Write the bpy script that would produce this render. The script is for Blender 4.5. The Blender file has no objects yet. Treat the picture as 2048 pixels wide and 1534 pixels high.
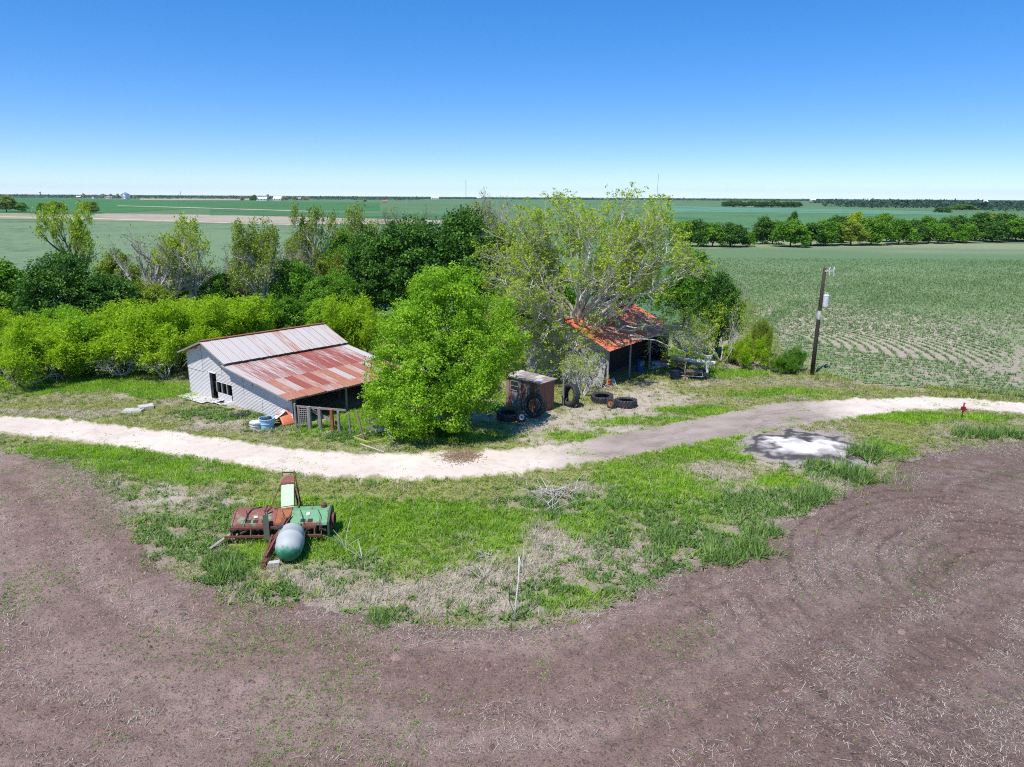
import bpy, math, random
import numpy as np
from mathutils import Vector, Matrix
R = math.radians
sc = bpy.context.scene

# ------------------------------------------------------------------ camera, sky, sun
cam_d = bpy.data.cameras.new('camera')
cam = bpy.data.objects.new('camera', cam_d)
sc.collection.objects.link(cam)
cam_d.sensor_width = 36.0
cam_d.lens = 36.0 * 1420 / 2048
cam_d.clip_start = 0.5
cam_d.clip_end = 40000
_p, _r = math.atan(375 / 1420), math.atan(12 / 2048)
_f = Vector((0, math.cos(_p), -math.sin(_p)))
_u0, _r0 = Vector((0, math.sin(_p), math.cos(_p))), Vector((1, 0, 0))
_u = _u0 * math.cos(_r) - _r0 * math.sin(_r)
_x = _r0 * math.cos(_r) + _u0 * math.sin(_r)
cam.matrix_world = Matrix(((_x.x, _u.x, -_f.x, 0), (_x.y, _u.y, -_f.y, 0), (_x.z, _u.z, -_f.z, 14.0), (0, 0, 0, 1)))
sc.camera = cam

SUN_EL, SUN_AZ = R(62), math.atan2(-0.60, -0.80)      # azimuth measured from +Y towards +X
world = bpy.data.worlds.new('World')
sc.world = world
world.use_nodes = True
wn = world.node_tree.nodes
wl = world.node_tree.links
sky = wn.new('ShaderNodeTexSky')
sky.sky_type = 'NISHITA'
sky.sun_disc = False
sky.sun_elevation = SUN_EL
sky.sun_rotation = SUN_AZ
sky.altitude = 200
sky.air_density = 0.6
sky.dust_density = 0.0
sky.ozone_density = 6.0
# the photograph's vivid, evenly bright blue: compress the sky's range and lift its saturation, all over alike
dim = wn.new('ShaderNodeVectorMath')
dim.operation = 'SCALE'
dim.inputs['Scale'].default_value = 0.1
wl.new(sky.outputs[0], dim.inputs[0])
gam = wn.new('ShaderNodeGamma')
gam.inputs['Gamma'].default_value = 0.6
wl.new(dim.outputs[0], gam.inputs['Color'])
hsv = wn.new('ShaderNodeHueSaturation')
hsv.inputs['Saturation'].default_value = 1.65
hsv.inputs['Hue'].default_value = 0.511
hsv.inputs['Value'].default_value = 12.2
wl.new(gam.outputs[0], hsv.inputs['Color'])
wl.new(hsv.outputs[0], wn['Background'].inputs['Color'])
wn['Background'].inputs['Strength'].default_value = 0.10

sun_d = bpy.data.lights.new('sun', 'SUN')
sun_d.energy = 5.0
sun_d.angle = R(0.53)
sun_d.color = (1.0, 0.96, 0.90)
sun = bpy.data.objects.new('sun', sun_d)
sc.collection.objects.link(sun)
sv = Vector((math.cos(SUN_EL) * math.sin(SUN_AZ), math.cos(SUN_EL) * math.cos(SUN_AZ), math.sin(SUN_EL)))
sun.rotation_euler = sv.to_track_quat('Z', 'Y').to_euler()
sun.location = sv * 200

sc.view_settings.view_transform = 'Standard'
sc.view_settings.look = 'None'
sc.view_settings.exposure = 0.2
sc.view_settings.gamma = 1.0
sc.render.engine = 'CYCLES'
sc.cycles.use_denoising = False
sc.cycles.filter_width = 1.1
sc.cycles.max_bounces = 5
sc.cycles.diffuse_bounces = 3
sc.cycles.glossy_bounces = 2
sc.cycles.transmission_bounces = 3
sc.cycles.transparent_max_bounces = 6

# ------------------------------------------------------------------ helpers
rng = np.random.default_rng(7)
random.seed(7)
COL = sc.collection


def _vnoise(x, y, seed):
    xi, yi = np.floor(x).astype(np.int64), np.floor(y).astype(np.int64)
    xf, yf = x - xi, y - yi
    u, v = xf * xf * (3 - 2 * xf), yf * yf * (3 - 2 * yf)

    def h(a, b):
        n = (a * 374761393 + b * 668265263 + seed * 974634541) & 0x7fffffff
        n = ((n ^ (n >> 13)) * 1274126177) & 0x7fffffff
        return ((n ^ (n >> 16)) & 0xffff) / 65535.0
    return (h(xi, yi) * (1 - u) + h(xi + 1, yi) * u) * (1 - v) + (h(xi, yi + 1) * (1 - u) + h(xi + 1, yi + 1) * u) * v


def fbm(x, y, scale=1.0, seed=0, octv=4):
    s, a, t = 0.0, 1.0, 0.0
    for o in range(octv):
        s = s + a * _vnoise(np.asarray(x) * scale * 2 ** o + 17.3 * o, np.asarray(y) * scale * 2 ** o - 9.1 * o, seed + o)
        t += a
        a *= 0.55
    return s / t


def pdist(X, Y, poly):
    """signed distance to a closed polygon, positive inside"""
    P = np.array(poly)
    Q = np.roll(P, -1, 0)
    d = np.full(X.shape, 1e9)
    ins = np.zeros(X.shape, bool)
    for (ax, ay), (bx, by) in zip(P, Q):
        ex, ey = bx - ax, by - ay
        t = np.clip(((X - ax) * ex + (Y - ay) * ey) / (ex * ex + ey * ey + 1e-9), 0, 1)
        d = np.minimum(d, np.hypot(X - ax - t * ex, Y - ay - t * ey))
        c = (ay > Y) != (by > Y)
        ins ^= c & (X < ex * (Y - ay) / (ey if abs(ey) > 1e-9 else 1e-9) + ax)
    return np.where(ins, d, -d)


def sstep(a, b, x):
    t = np.clip((x - a) / (b - a), 0, 1)
    return t * t * (3 - 2 * t)


def mkmesh(name, V, F, attrs=None, smooth=False):
    """V (n,3), F (m,k) arrays -> mesh"""
    V = np.ascontiguousarray(V, np.float32)
    F = np.ascontiguousarray(F, np.int32)
    m, k = F.shape
    me = bpy.data.meshes.new(name)
    me.vertices.add(len(V))
    me.vertices.foreach_set('co', V.ravel())
    me.loops.add(m * k)
    me.loops.foreach_set('vertex_index', F.ravel())
    me.polygons.add(m)
    me.polygons.foreach_set('loop_start', np.arange(0, m * k, k, dtype=np.int32))
    if smooth:
        me.polygons.foreach_set('use_smooth', np.ones(m, bool))
    for an, arr in (attrs or {}).items():
        arr = np.asarray(arr, np.float32)
        if arr.ndim == 1:
            me.attributes.new(an, 'FLOAT', 'POINT').data.foreach_set('value', np.ascontiguousarray(arr))
        else:
            if arr.shape[1] == 3:
                arr = np.concatenate([arr, np.ones((len(arr), 1), np.float32)], 1)
            me.attributes.new(an, 'FLOAT_COLOR', 'POINT').data.foreach_set('color', np.ascontiguousarray(arr).ravel())
    me.update(calc_edges=True)
    return me


def link(name, me, mat=None, parent=None, loc=None, rz=0.0, scale=None):
    o = bpy.data.objects.new(name, me)
    COL.objects.link(o)
    if me is not None and mat is not None:
        if not me.materials:
            me.materials.append(mat)
        elif me.materials[0] != mat:
            o.material_slots[0].link = 'OBJECT'
            o.material_slots[0].material = mat
    if parent is not None:
        o.parent = parent
    if loc is not None:
        o.location = loc if len(loc) == 3 else (loc[0], loc[1], 0)
    o.rotation_euler.z = rz
    if scale is not None:
        o.scale = scale
    return o


def tag(o, label=None, cat=None, group=None, kind=None):
    if label: o['label'] = label
    if cat: o['category'] = cat
    if group: o['group'] = group
    if kind: o['kind'] = kind
    return o


def empty(name, loc, rz=0.0, label=None, cat=None, group=None):
    o = bpy.data.objects.new(name, None)
    o.empty_display_size = 0.3
    COL.objects.link(o)
    o.location = loc if len(loc) == 3 else (loc[0], loc[1], 0)
    o.rotation_euler.z = rz
    return tag(o, label, cat, group)


class MB:
    """collects small solids into one mesh"""
    def __init__(s):
        s.v, s.f = [], []

    def add(s, vs, fs):
        b = len(s.v)
        s.v += [tuple(map(float, v)) for v in vs]
        s.f += [tuple(i + b for i in f) for f in fs]
        return s

    def box(s, c, size, rot=None):
        hx, hy, hz = size[0] / 2, size[1] / 2, size[2] / 2
        M = rot if rot is not None else Matrix.Identity(3)
        c = Vector(c)
        vs = [c + M @ Vector((x, y, z)) for z in (-hz, hz) for x, y in ((-hx, -hy), (hx, -hy), (hx, hy), (-hx, hy))]
        return s.add(vs, [(3, 2, 1, 0), (4, 5, 6, 7), (0, 1, 5, 4), (1, 2, 6, 5), (2, 3, 7, 6), (3, 0, 4, 7)])

    def bar(s, a, b, w, h=None, up=(0, 0, 1)):
        h = h or w
        a, b = Vector(a), Vector(b)
        d = (b - a)
        L = d.length
        d.normalize()
        upv = Vector(up)
        x = d.cross(upv)
        if x.length < 1e-3:
            x = d.cross(Vector((0, 1, 0)))
        x.normalize()
        z = x.cross(d)
        M = Matrix((x, d, z)).transposed()
        return s.box((a + b) / 2, (w, L, h), M)

    def tube(s, pts, rad, n=8, cap=True):
        pts = [Vector(p) for p in pts]
        rs = rad if hasattr(rad, '__len__') else [rad] * len(pts)
        vs, fs = [], []
        x = None
        for i, p in enumerate(pts):
            d = (pts[min(i + 1, len(pts) - 1)] - pts[max(i - 1, 0)]).normalized()
            if x is None:
                x = d.orthogonal().normalized()
            x = (x - d * x.dot(d)).normalized()
            y = d.cross(x)
            for k in range(n):
                a = 2 * math.pi * k / n
                vs.append(p + (x * math.cos(a) + y * math.sin(a)) * rs[i])
        for i in range(len(pts) - 1):
            for k in range(n):
                a, b = i * n + k, i * n + (k + 1) % n
                fs.append((a, b, b + n, a + n))
        if cap:
            fs.append(tuple(reversed(range(n))))
            fs.append(tuple(range((len(pts) - 1) * n, len(pts) * n)))
        return s.add(vs, fs)

    def lathe(s, prof, n=24, M=None, close=False):
        """prof: (radius, z) list turned about z"""
        vs, fs = [], []
        for r, z in prof:
            for k in range(n):
                a = 2 * math.pi * k / n
                v = Vector((r * math.cos(a), r * math.sin(a), z))
                vs.append(M @ v if M is not None else v)
        m = len(prof)
        for i in range(m if close else m - 1):
            for k in range(n):
                a, b = i * n + k, i * n + (k + 1) % n
                c = ((i + 1) % m) * n
                fs.append((a, b, c + (k + 1) % n, c + k))
        return s.add(vs, fs)

    def mesh(s, name, smooth=False):
        me = bpy.data.meshes.new(name)
        me.from_pydata(s.v, [], s.f)
        if smooth:
            me.polygons.foreach_set('use_smooth', [True] * len(me.polygons))
        me.update()
        return me

    def build(s, name, mat, parent=None, loc=None, rz=0.0, smooth=False):
        return link(name, s.mesh(name, smooth), mat, parent, loc, rz)


# ------------------------------------------------------------------ materials
def newmat(name):
    m = bpy.data.materials.new(name)
    m.use_nodes = True
    nt = m.node_tree
    b = nt.nodes['Principled BSDF']
    return m, nt, b


def N(nt, t, **kw):
    n = nt.nodes.new('ShaderNode' + t)
    for k, v in kw.items():
        if k in n.inputs.keys():
            n.inputs[k].default_value = v
        else:
            setattr(n, k, v)
    return n


def ramp(nt, fac, stops):
    n = nt.nodes.new('ShaderNodeValToRGB')
    e = n.color_ramp.elements
    while len(e) < len(stops):
        e.new(0.5)
    for i, (p, c) in enumerate(stops):
        e[i].position = p
        e[i].color = (c[0], c[1], c[2], 1)
    nt.links.new(fac, n.inputs[0])
    return n.outputs[0]


def mixc(nt, fac, a, b, mode='MIX'):
    n = nt.nodes.new('ShaderNodeMix')
    n.data_type = 'RGBA'
    n.blend_type = mode
    for sock, v in ((n.inputs[0], fac), (n.inputs[6], a), (n.inputs[7], b)):
        if hasattr(v, 'links') or hasattr(v, 'is_output'):
            nt.links.new(v, sock)
        elif isinstance(v, (int, float)):
            sock.default_value = v
        else:
            sock.default_value = (v[0], v[1], v[2], 1)
    return n.outputs[2]


def math_(nt, op, a, b=0.0, clamp=False):
    n = nt.nodes.new('ShaderNodeMath')
    n.operation = op
    n.use_clamp = clamp
    for sock, v in ((n.inputs[0], a), (n.inputs[1], b)):
        if isinstance(v, (int, float)):
            sock.default_value = v
        else:
            nt.links.new(v, sock)
    return n.outputs[0]


def noise(nt, scale, detail=4, rough=0.6, coord='Object', stretch=None):
    tc = nt.nodes.new('ShaderNodeTexCoord')
    out = tc.outputs[coord]
    if stretch:
        mp = nt.nodes.new('ShaderNodeMapping')
        mp.inputs['Scale'].default_value = stretch
        nt.links.new(out, mp.inputs[0])
        out = mp.outputs[0]
    n = N(nt, 'TexNoise', Scale=scale, Detail=detail, Roughness=rough)
    nt.links.new(out, n.inputs['Vector'])
    return n.outputs['Fac']


def bump(nt, b, h, strength=0.5, dist=0.05):
    n = N(nt, 'Bump', Strength=strength, Distance=dist)
    nt.links.new(h, n.inputs['Height'])
    nt.links.new(n.outputs[0], b.inputs['Normal'])


def plain(name, c, rough=0.7, metal=0.0, var=0.25, scale=6.0, c2=None, stretch=None, bmp=0.2, thr=(0.35, 0.65), spec=0.3):
    """weathered plain surface: two tones broken up by noise"""
    m, nt, b = newmat(name)
    f = noise(nt, scale, 5, 0.65, stretch=stretch)
    c2 = c2 or tuple(v * (1 - var) for v in c)
    col = ramp(nt, f, [(thr[0], c), (thr[1], c2)])
    fine = noise(nt, scale * 7, 3, 0.7)
    col = mixc(nt, 0.45, col, ramp(nt, fine, [(0.3, (0.55, 0.55, 0.55)), (0.7, (1.25, 1.25, 1.25))]), 'MULTIPLY')
    nt.links.new(col, b.inputs['Base Color'])
    b.inputs['Roughness'].default_value = rough
    b.inputs['Metallic'].default_value = metal
    b.inputs['Specular IOR Level'].default_value = spec
    if bmp:
        bump(nt, b, fine, bmp, 0.02)
    return m


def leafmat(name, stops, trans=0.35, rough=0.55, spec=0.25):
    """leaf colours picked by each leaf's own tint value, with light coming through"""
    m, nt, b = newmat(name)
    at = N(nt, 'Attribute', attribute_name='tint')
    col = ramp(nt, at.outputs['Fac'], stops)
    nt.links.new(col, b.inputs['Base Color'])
    b.inputs['Roughness'].default_value = rough
    b.inputs['Specular IOR Level'].default_value = spec
    tr = nt.nodes.new('ShaderNodeBsdfTranslucent')
    tc = mixc(nt, 1.0, col, (1.25, 1.3, 0.6), 'MULTIPLY')
    nt.links.new(tc, tr.inputs[0])
    mx = nt.nodes.new('ShaderNodeMixShader')
    mx.inputs[0].default_value = trans
    nt.links.new(b.outputs[0], mx.inputs[1])
    nt.links.new(tr.outputs[0], mx.inputs[2])
    nt.links.new(mx.outputs[0], nt.nodes['Material Output'].inputs[0])
    return m


def groundmat(name, nscale=(1.2, 9.0, 40.0), amp=0.5, bstr=0.6, bdist=0.06, rough=0.95, w=(0.8, 0.7, 0.5)):
    """surface whose own colours come from the mesh's cover colour, with grain and relief"""
    m, nt, b = newmat(name)
    at = N(nt, 'Attribute', attribute_name='cover')
    a1 = noise(nt, nscale[0], 5, 0.7)
    a2 = noise(nt, nscale[1], 5, 0.75)
    a3 = noise(nt, nscale[2], 3, 0.7)
    g = math_(nt, 'ADD', math_(nt, 'MULTIPLY', a1, w[0]), math_(nt, 'MULTIPLY', a2, w[1]))
    g = math_(nt, 'ADD', g, math_(nt, 'MULTIPLY', a3, w[2]))
    v = ramp(nt, g, [(0.72, (1 - amp,) * 3), (1.28, (1 + amp * 0.8,) * 3)])
    col = mixc(nt, 1.0, at.outputs['Color'], v, 'MULTIPLY')
    nt.links.new(col, b.inputs['Base Color'])
    b.inputs['Roughness'].default_value = rough
    b.inputs['Specular IOR Level'].default_value = 0.1
    bump(nt, b, math_(nt, 'ADD', a2, math_(nt, 'MULTIPLY', a3, 0.6)), bstr, bdist)
    return m


def sheetmat(name, base, base2, rust1, rust2, metal=0.35, rough=0.5, stretch=(1.5, 1.5, 1.5), nsc=2.0, blotch=1.0):
    """galvanised sheet; the object's own colour R sets how far rust has eaten it, G shifts the rust to orange"""
    m, nt, b = newmat(name)
    oi = nt.nodes.new('ShaderNodeObjectInfo')
    sp = nt.nodes.new('ShaderNodeSeparateColor')
    nt.links.new(oi.outputs['Color'], sp.inputs[0])
    n1 = noise(nt, nsc, 6, 0.62, stretch=stretch)
    n2 = noise(nt, nsc * 6, 4, 0.7, stretch=stretch)
    nn = math_(nt, 'ADD', math_(nt, 'MULTIPLY', n1, 0.75 * blotch), math_(nt, 'MULTIPLY', n2, 0.25))
    f = math_(nt, 'ADD', nn, math_(nt, 'SUBTRACT', sp.outputs[0], 0.5))
    f = math_(nt, 'MULTIPLY', math_(nt, 'SUBTRACT', f, 0.44), 7.0, True)
    gal = ramp(nt, n2, [(0.3, base), (0.7, base2)])
    gal = mixc(nt, math_(nt, 'MULTIPLY', sp.outputs[2], 1.0), gal, (0.40, 0.22, 0.15))
    ru = mixc(nt, sp.outputs[1], rust1, rust2)
    ru = mixc(nt, 0.6, ru, ramp(nt, noise(nt, 14, 4), [(0.3, (0.6, 0.6, 0.6)), (0.7, (1.3, 1.3, 1.3))]), 'MULTIPLY')
    col = mixc(nt, f, gal, ru)
    nt.links.new(col, b.inputs['Base Color'])
    nt.links.new(math_(nt, 'MULTIPLY', math_(nt, 'SUBTRACT', 1.0, f), metal), b.inputs['Metallic'])
    b.inputs['Roughness'].default_value = rough
    bump(nt, b, n2, 0.15, 0.02)
    return m


M = {}
M['gal_wall'] = sheetmat('gal_wall', (0.50, 0.48, 0.48), (0.70, 0.67, 0.66), (0.33, 0.16, 0.10), (0.40, 0.22, 0.12), metal=0.0, rough=0.5, stretch=(0.5, 1, 2.2))
M['roof_tin'] = sheetmat('roof_tin', (0.52, 0.47, 0.43), (0.64, 0.59, 0.55), (0.30, 0.075, 0.05), (0.46, 0.20, 0.11), metal=0.15, rough=0.5, stretch=(0.35, 5.5, 1), nsc=1.5)
M['roof_red'] = sheetmat('roof_red', (0.60, 0.36, 0.28), (0.66, 0.42, 0.34), (0.58, 0.13, 0.06), (0.68, 0.23, 0.11), metal=0.05, rough=0.6, stretch=(0.6, 2, 1))
M['grey_wood'] = plain('grey_wood', (0.36, 0.33, 0.31), 0.85, c2=(0.20, 0.17, 0.155), scale=4, stretch=(6, 6, 0.8))
M['brown_wood'] = plain('brown_wood', (0.24, 0.15, 0.10), 0.85, c2=(0.33, 0.28, 0.24), scale=3, stretch=(6, 6, 0.8))
M['red_wood'] = plain('red_wood', (0.33, 0.12, 0.07), 0.8, c2=(0.20, 0.10, 0.07), scale=3, stretch=(5, 5, 0.7))
M['dark_wood'] = plain('dark_wood', (0.06, 0.045, 0.035), 0.85, scale=5, stretch=(5, 5, 0.6))
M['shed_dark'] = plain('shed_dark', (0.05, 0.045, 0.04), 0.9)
M['white_paint'] = plain('white_paint', (0.80, 0.78, 0.75), 0.6, c2=(0.55, 0.50, 0.45), thr=(0.5, 0.75), scale=5)
M['rubber'] = plain('rubber', (0.030, 0.032, 0.036), 0.7, c2=(0.055, 0.055, 0.058), scale=5, spec=0.35)
M['rust'] = plain('rust', (0.20, 0.075, 0.045), 0.8, c2=(0.11, 0.05, 0.04), scale=7)
M['rust_orange'] = plain('rust_orange', (0.42, 0.15, 0.06), 0.8, c2=(0.22, 0.08, 0.04), scale=7)
M['concrete'] = plain('concrete', (0.58, 0.55, 0.50), 0.9, c2=(0.40, 0.37, 0.33), scale=4)
M['tar_panel'] = plain('tar_panel', (0.40, 0.385, 0.39), 0.8, c2=(0.28, 0.27, 0.275), scale=2.5)
M['roof_felt'] = plain('roof_felt', (0.42, 0.38, 0.36), 0.85, c2=(0.26, 0.18, 0.15), scale=3)
M['glass_dark'] = plain('glass_dark', (0.03, 0.045, 0.05), 0.15, bmp=0, spec=0.5)
M['bark'] = plain('bark', (0.20, 0.175, 0.155), 0.9, c2=(0.10, 0.085, 0.075), scale=4, stretch=(4, 4, 1.2), bmp=0.5)
M['bark_pale'] = plain('bark_pale', (0.62, 0.575, 0.53), 0.9, c2=(0.42, 0.38, 0.34), scale=4, stretch=(4, 4, 1.2), bmp=0.4)
M['bark_dark'] = plain('bark_dark', (0.10, 0.085, 0.075), 0.9, c2=(0.05, 0.042, 0.038), scale=4, bmp=0.5)

M['leaf_lime'] = leafmat('leaf_lime', [(0.0, (0.09, 0.21, 0.008)), (0.45, (0.24, 0.46, 0.018)), (1.0, (0.50, 0.70, 0.06))], 0.48)
M['leaf_mesq'] = leafmat('leaf_mesq', [(0.0, (0.15, 0.27, 0.008)), (0.5, (0.34, 0.52, 0.015)), (1.0, (0.54, 0.68, 0.04))], 0.5)
M['leaf_dark'] = leafmat('leaf_dark', [(0.0, (0.022, 0.075, 0.010)), (0.6, (0.065, 0.18, 0.018)), (1.0, (0.17, 0.33, 0.04))], 0.3)
M['leaf_mid'] = leafmat('leaf_mid', [(0.0, (0.045, 0.14, 0.010)), (0.5, (0.12, 0.29, 0.016)), (1.0, (0.25, 0.44, 0.035))], 0.38)
M['leaf_bud'] = leafmat('leaf_bud', [(0.0, (0.20, 0.29, 0.02)), (0.5, (0.36, 0.48, 0.03)), (1.0, (0.54, 0.64, 0.07))], 0.45)
M['leaf_olive'] = leafmat('leaf_olive', [(0.0, (0.13, 0.19, 0.02)), (0.5, (0.24, 0.33, 0.035)), (1.0, (0.38, 0.46, 0.07))], 0.4)
M['far_leaf'] = leafmat('far_leaf', [(0.0, (0.02, 0.055, 0.03)), (0.6, (0.035, 0.085, 0.045)), (1.0, (0.06, 0.12, 0.06))], 0.1)  # blue of the distance haze is put into these leaf colours
M['grass_lush'] = leafmat('grass_lush', [(0.0, (0.08, 0.19, 0.015)), (0.5, (0.23, 0.43, 0.02)), (0.85, (0.42, 0.62, 0.05)), (1.0, (0.50, 0.58, 0.14))], 0.42)
M['grass_olive'] = leafmat('grass_olive', [(0.0, (0.13, 0.17, 0.025)), (0.5, (0.24, 0.30, 0.045)), (1.0, (0.36, 0.38, 0.09))], 0.3)
M['grass_dry'] = leafmat('grass_dry', [(0.0, (0.24, 0.20, 0.13)), (0.5, (0.42, 0.37, 0.28)), (1.0, (0.62, 0.57, 0.48))], 0.2)
M['weed'] = leafmat('weed', [(0.0, (0.05, 0.12, 0.022)), (0.5, (0.135, 0.25, 0.055)), (1.0, (0.33, 0.45, 0.13))], 0.33)
M['crop'] = leafmat('crop', [(0.0, (0.10, 0.18, 0.07)), (0.5, (0.20, 0.31, 0.13)), (1.0, (0.33, 0.44, 0.22))], 0.3)
M['straw'] = leafmat('straw', [(0.0, (0.28, 0.22, 0.19)), (0.5, (0.46, 0.39, 0.34)), (1.0, (0.74, 0.67, 0.60))], 0.1)
M['straw_brown'] = leafmat('straw_brown', [(0.0, (0.20, 0.13, 0.08)), (1.0, (0.36, 0.25, 0.16))], 0.1)
M['ground'] = groundmat('ground')
M['soil'] = groundmat('soil', (3.0, 11.0, 30.0), 0.85, 1.0, 0.09, w=(0.35, 0.85, 0.8))
M['gravel'] = groundmat('gravel', (1.0, 12.0, 60.0), 0.22, 0.35, 0.03)
M['farfield'] = groundmat('farfield', (0.015, 0.2, 1.3), 0.65, 0.0, 0.1)

# ------------------------------------------------------------------ the lie of the land (world metres)
ROAD_U = [(-43.48,46.05),(-38.10,45.23),(-33.31,44.09),(-27.92,43.24),(-22.32,41.62),(-17.04,39.94),(-12.03,38.04),(-7.67,37.55),(-4.04,37.69),(-1.23,38.23),(1.64,38.78),(3.73,39.59),(6.94,41.30),(10.46,43.34),(14.31,45.59),(18.10,47.80),(22.01,48.76),(25.87,49.36),(29.46,49.97),(33.20,49.52),(36.35,48.43),(40.64,47.05),(45.72,45.09)]
ROAD_L = [(-40.27,42.38),(-35.03,41.29),(-30.68,40.33),(-25.39,39.00),(-20.29,37.50),(-15.41,35.80),(-12.30,34.50),(-9.52,33.80),(-5.66,33.59),(-3.12,33.63),(-1.10,34.06),(1.50,34.78),(4.25,36.05),(7.84,37.89),(11.78,39.91),(14.58,41.24),(17.17,42.45),(20.60,43.85),(23.80,45.10),(27.45,46.31),(31.39,46.62),(34.41,45.65),(38.44,44.30),(43.15,42.34)]
PLOW = [(-43.51,38.25),(-34.85,38.15),(-28.66,37.44),(-25.30,36.55),(-21.88,34.42),(-18.73,31.02),(-16.37,27.93),(-14.47,25.75),(-11.96,23.68),(-9.90,22.68),(-8.19,22.37),(-5.94,21.86),(-3.75,21.17),(-1.53,21.02),(0.32,20.98),(2.22,21.64),(4.33,23.00),(6.58,24.89),(9.39,27.11),(12.03,29.18),(14.96,31.32),(18.26,33.69),(21.09,36.17),(23.56,38.15),(27.35,39.65),(30.78,40.42),(38.08,40.10),(45.78,38.94)] + [(75, 6), (-70, 6)]
CROP = [(53.58,209.33),(36.28,124.75),(31.73,99.86),(28.06,83.03),(24.32,68.37),(22.65,60.18),(23.85,57.13),(26.45,53.77),(31.06,51.52),(37.17,49.60),(44.48,47.48),(53.23,45.90)] + [(330, 60), (420, 235), (60, 235)]
YARD = [(-0.74,42.72),(1.28,48.45),(4.71,51.22),(10.62,52.80),(13.76,50.03),(12.00,47.18),(8.32,43.93),(3.83,40.68),(1.06,38.52),(-2.39,38.46)]
BARN_FP = [(-23.5, 49.9), (-13.6, 42.5), (-7.0, 49.6), (-16.5, 57.4)]
SHOP_FP = [(1.2, 56.6), (7.3, 52.1), (13.6, 60.5), (7.5, 65.0)]
SHED_FP = [(-0.4, 47.2), (1.8, 45.2), (3.06, 46.05), (0.8, 48.0)]
TYPES = ('lush', 'olive', 'dry', 'bare', 'weed')
BLOBS = {
    'lush': [(-6.34,29.29,4.26,2.31), (-2.65,28.10,3.46,2.88), (-7.54,26.90,2.28,1.54), (-23.02,37.37,5.54,1.11), (-18.08,35.18,4.20,1.28), (-15.41,33.84,2.29,0.80),
             (6.77,33.52,3.81,2.22), (4.65,29.18,2.47,2.04), (8.40,30.83,2.12,2.25), (1.79,22.97,1.45,0.84), (10.48,37.14,3.35,1.26), (13.19,39.67,2.67,0.88), (4.75,40.88,2.74,0.93), (8.53,43.31,3.53,0.94), (12.40,46.01,2.72,1.05), (24.92,44.68,4.33,0.99),
             (29.11,45.09,3.70,1.01), (-10.62,43.05,2.85,2.58), (-4.92,40.52,3.91,1.47), (-35.45,52.05,7.11,2.34), (-28.92,51.18,4.43,1.28), (-11.03,46.35,2.04,1.41), (19.91,50.85,4.12,0.98),
             (21.68,38.95,1.17,1.54), (14.24,33.18,2.02,0.77), (13.25,37.98,1.14,1.23), (-10.33,30.57,2.09,1.11), (-10.73,25.39,1.18,1.20), (17.59,56.98,3.33,1.56), (-24.99,49.20,3.21,1.05), (6.38,31.37,1.68,1.45)],
    'weed': [(7.40,27.53,3.20,3.01), (9.27,26.03,2.03,2.09), (3.93,24.04,2.27,1.63), (8.73,30.29,2.79,2.18), (5.62,25.99,2.84,2.50), (-8.35,22.86,1.08,0.66), (-3.49,21.80,2.60,0.49), (-0.20,21.68,1.38,0.42), (-6.49,25.04,1.76,1.17), (-13.73,28.44,1.74,2.94), (-10.85,24.42,0.86,1.04), (5.26,30.24,1.62,2.17), (5.98,24.80,1.56,1.15),
             (16.26,35.01,1.59,1.41), (12.66,30.89,1.66,1.41), (-19.47,44.47,2.93,1.31), (-15.17,41.47,1.83,0.86), (1.26,23.30,1.47,0.86), (-9.97,41.56,2.46,1.16), (2.29,30.75,2.35,1.23)],
    'dry': [(-5.53,23.23,2.38,1.09), (-2.19,22.76,2.88,1.12), (2.03,26.80,2.29,1.98), (3.36,32.21,2.20,1.09), (0.16,24.36,2.29,1.48), (11.22,32.33,1.72,1.10), (-14.55,30.62,1.39,1.00), (29.13,41.51,2.80,1.54),
            (10.54,35.27,2.13,1.29), (15.95,33.66,1.54,0.92), (-7.27,24.28,1.52,1.03), (-30.51,44.81,4.89,0.77), (0.50,22.15,2.11,0.57), (25.78,53.15,8.60,1.06), (20.25,58.81,2.15,1.66), (-16.70,41.44,3.66,0.77), (27.22,70.96,2.06,10.69), (4.67,26.40,1.85,1.71)],
    'bare': [(16.68,38.04,4.00,2.80), (4.00,42.81,4.76,2.65), (9.96,49.29,3.98,2.38), (1.07,39.20,2.63,1.04), (-27.85,48.48,1.19,0.64), (9.31,33.56,1.02,0.91), (-18.51,42.90,1.57,0.51), (12.16,52.84,3.48,1.20),
             (-11.44,48.19,2.11,1.27), (-17.32,31.04,1.41,1.71), (9.66,30.30,1.39,0.87), (-0.77,44.29,1.96,1.30), (6.66,46.12,3.06,1.64), (-5.29,22.09,2.28,0.44), (7.34,24.82,1.56,0.77), (-18.94,46.55,2.04,0.83), (-12.39,43.75,1.29,0.95), (-13.96,30.91,1.41,0.79)],
    'olive': [(-5.03,32.71,6.43,1.25), (-12.21,31.99,2.90,1.08), (-29.55,45.98,7.35,1.16), (27.76,52.45,12.76,1.19), (16.21,52.19,5.75,1.32), (1.47,34.10,3.86,0.94), (25.95,42.42,5.08,0.90), (-18.45,41.21,6.07,0.85), (-1.26,38.98,4.07,0.60)],
}


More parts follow.
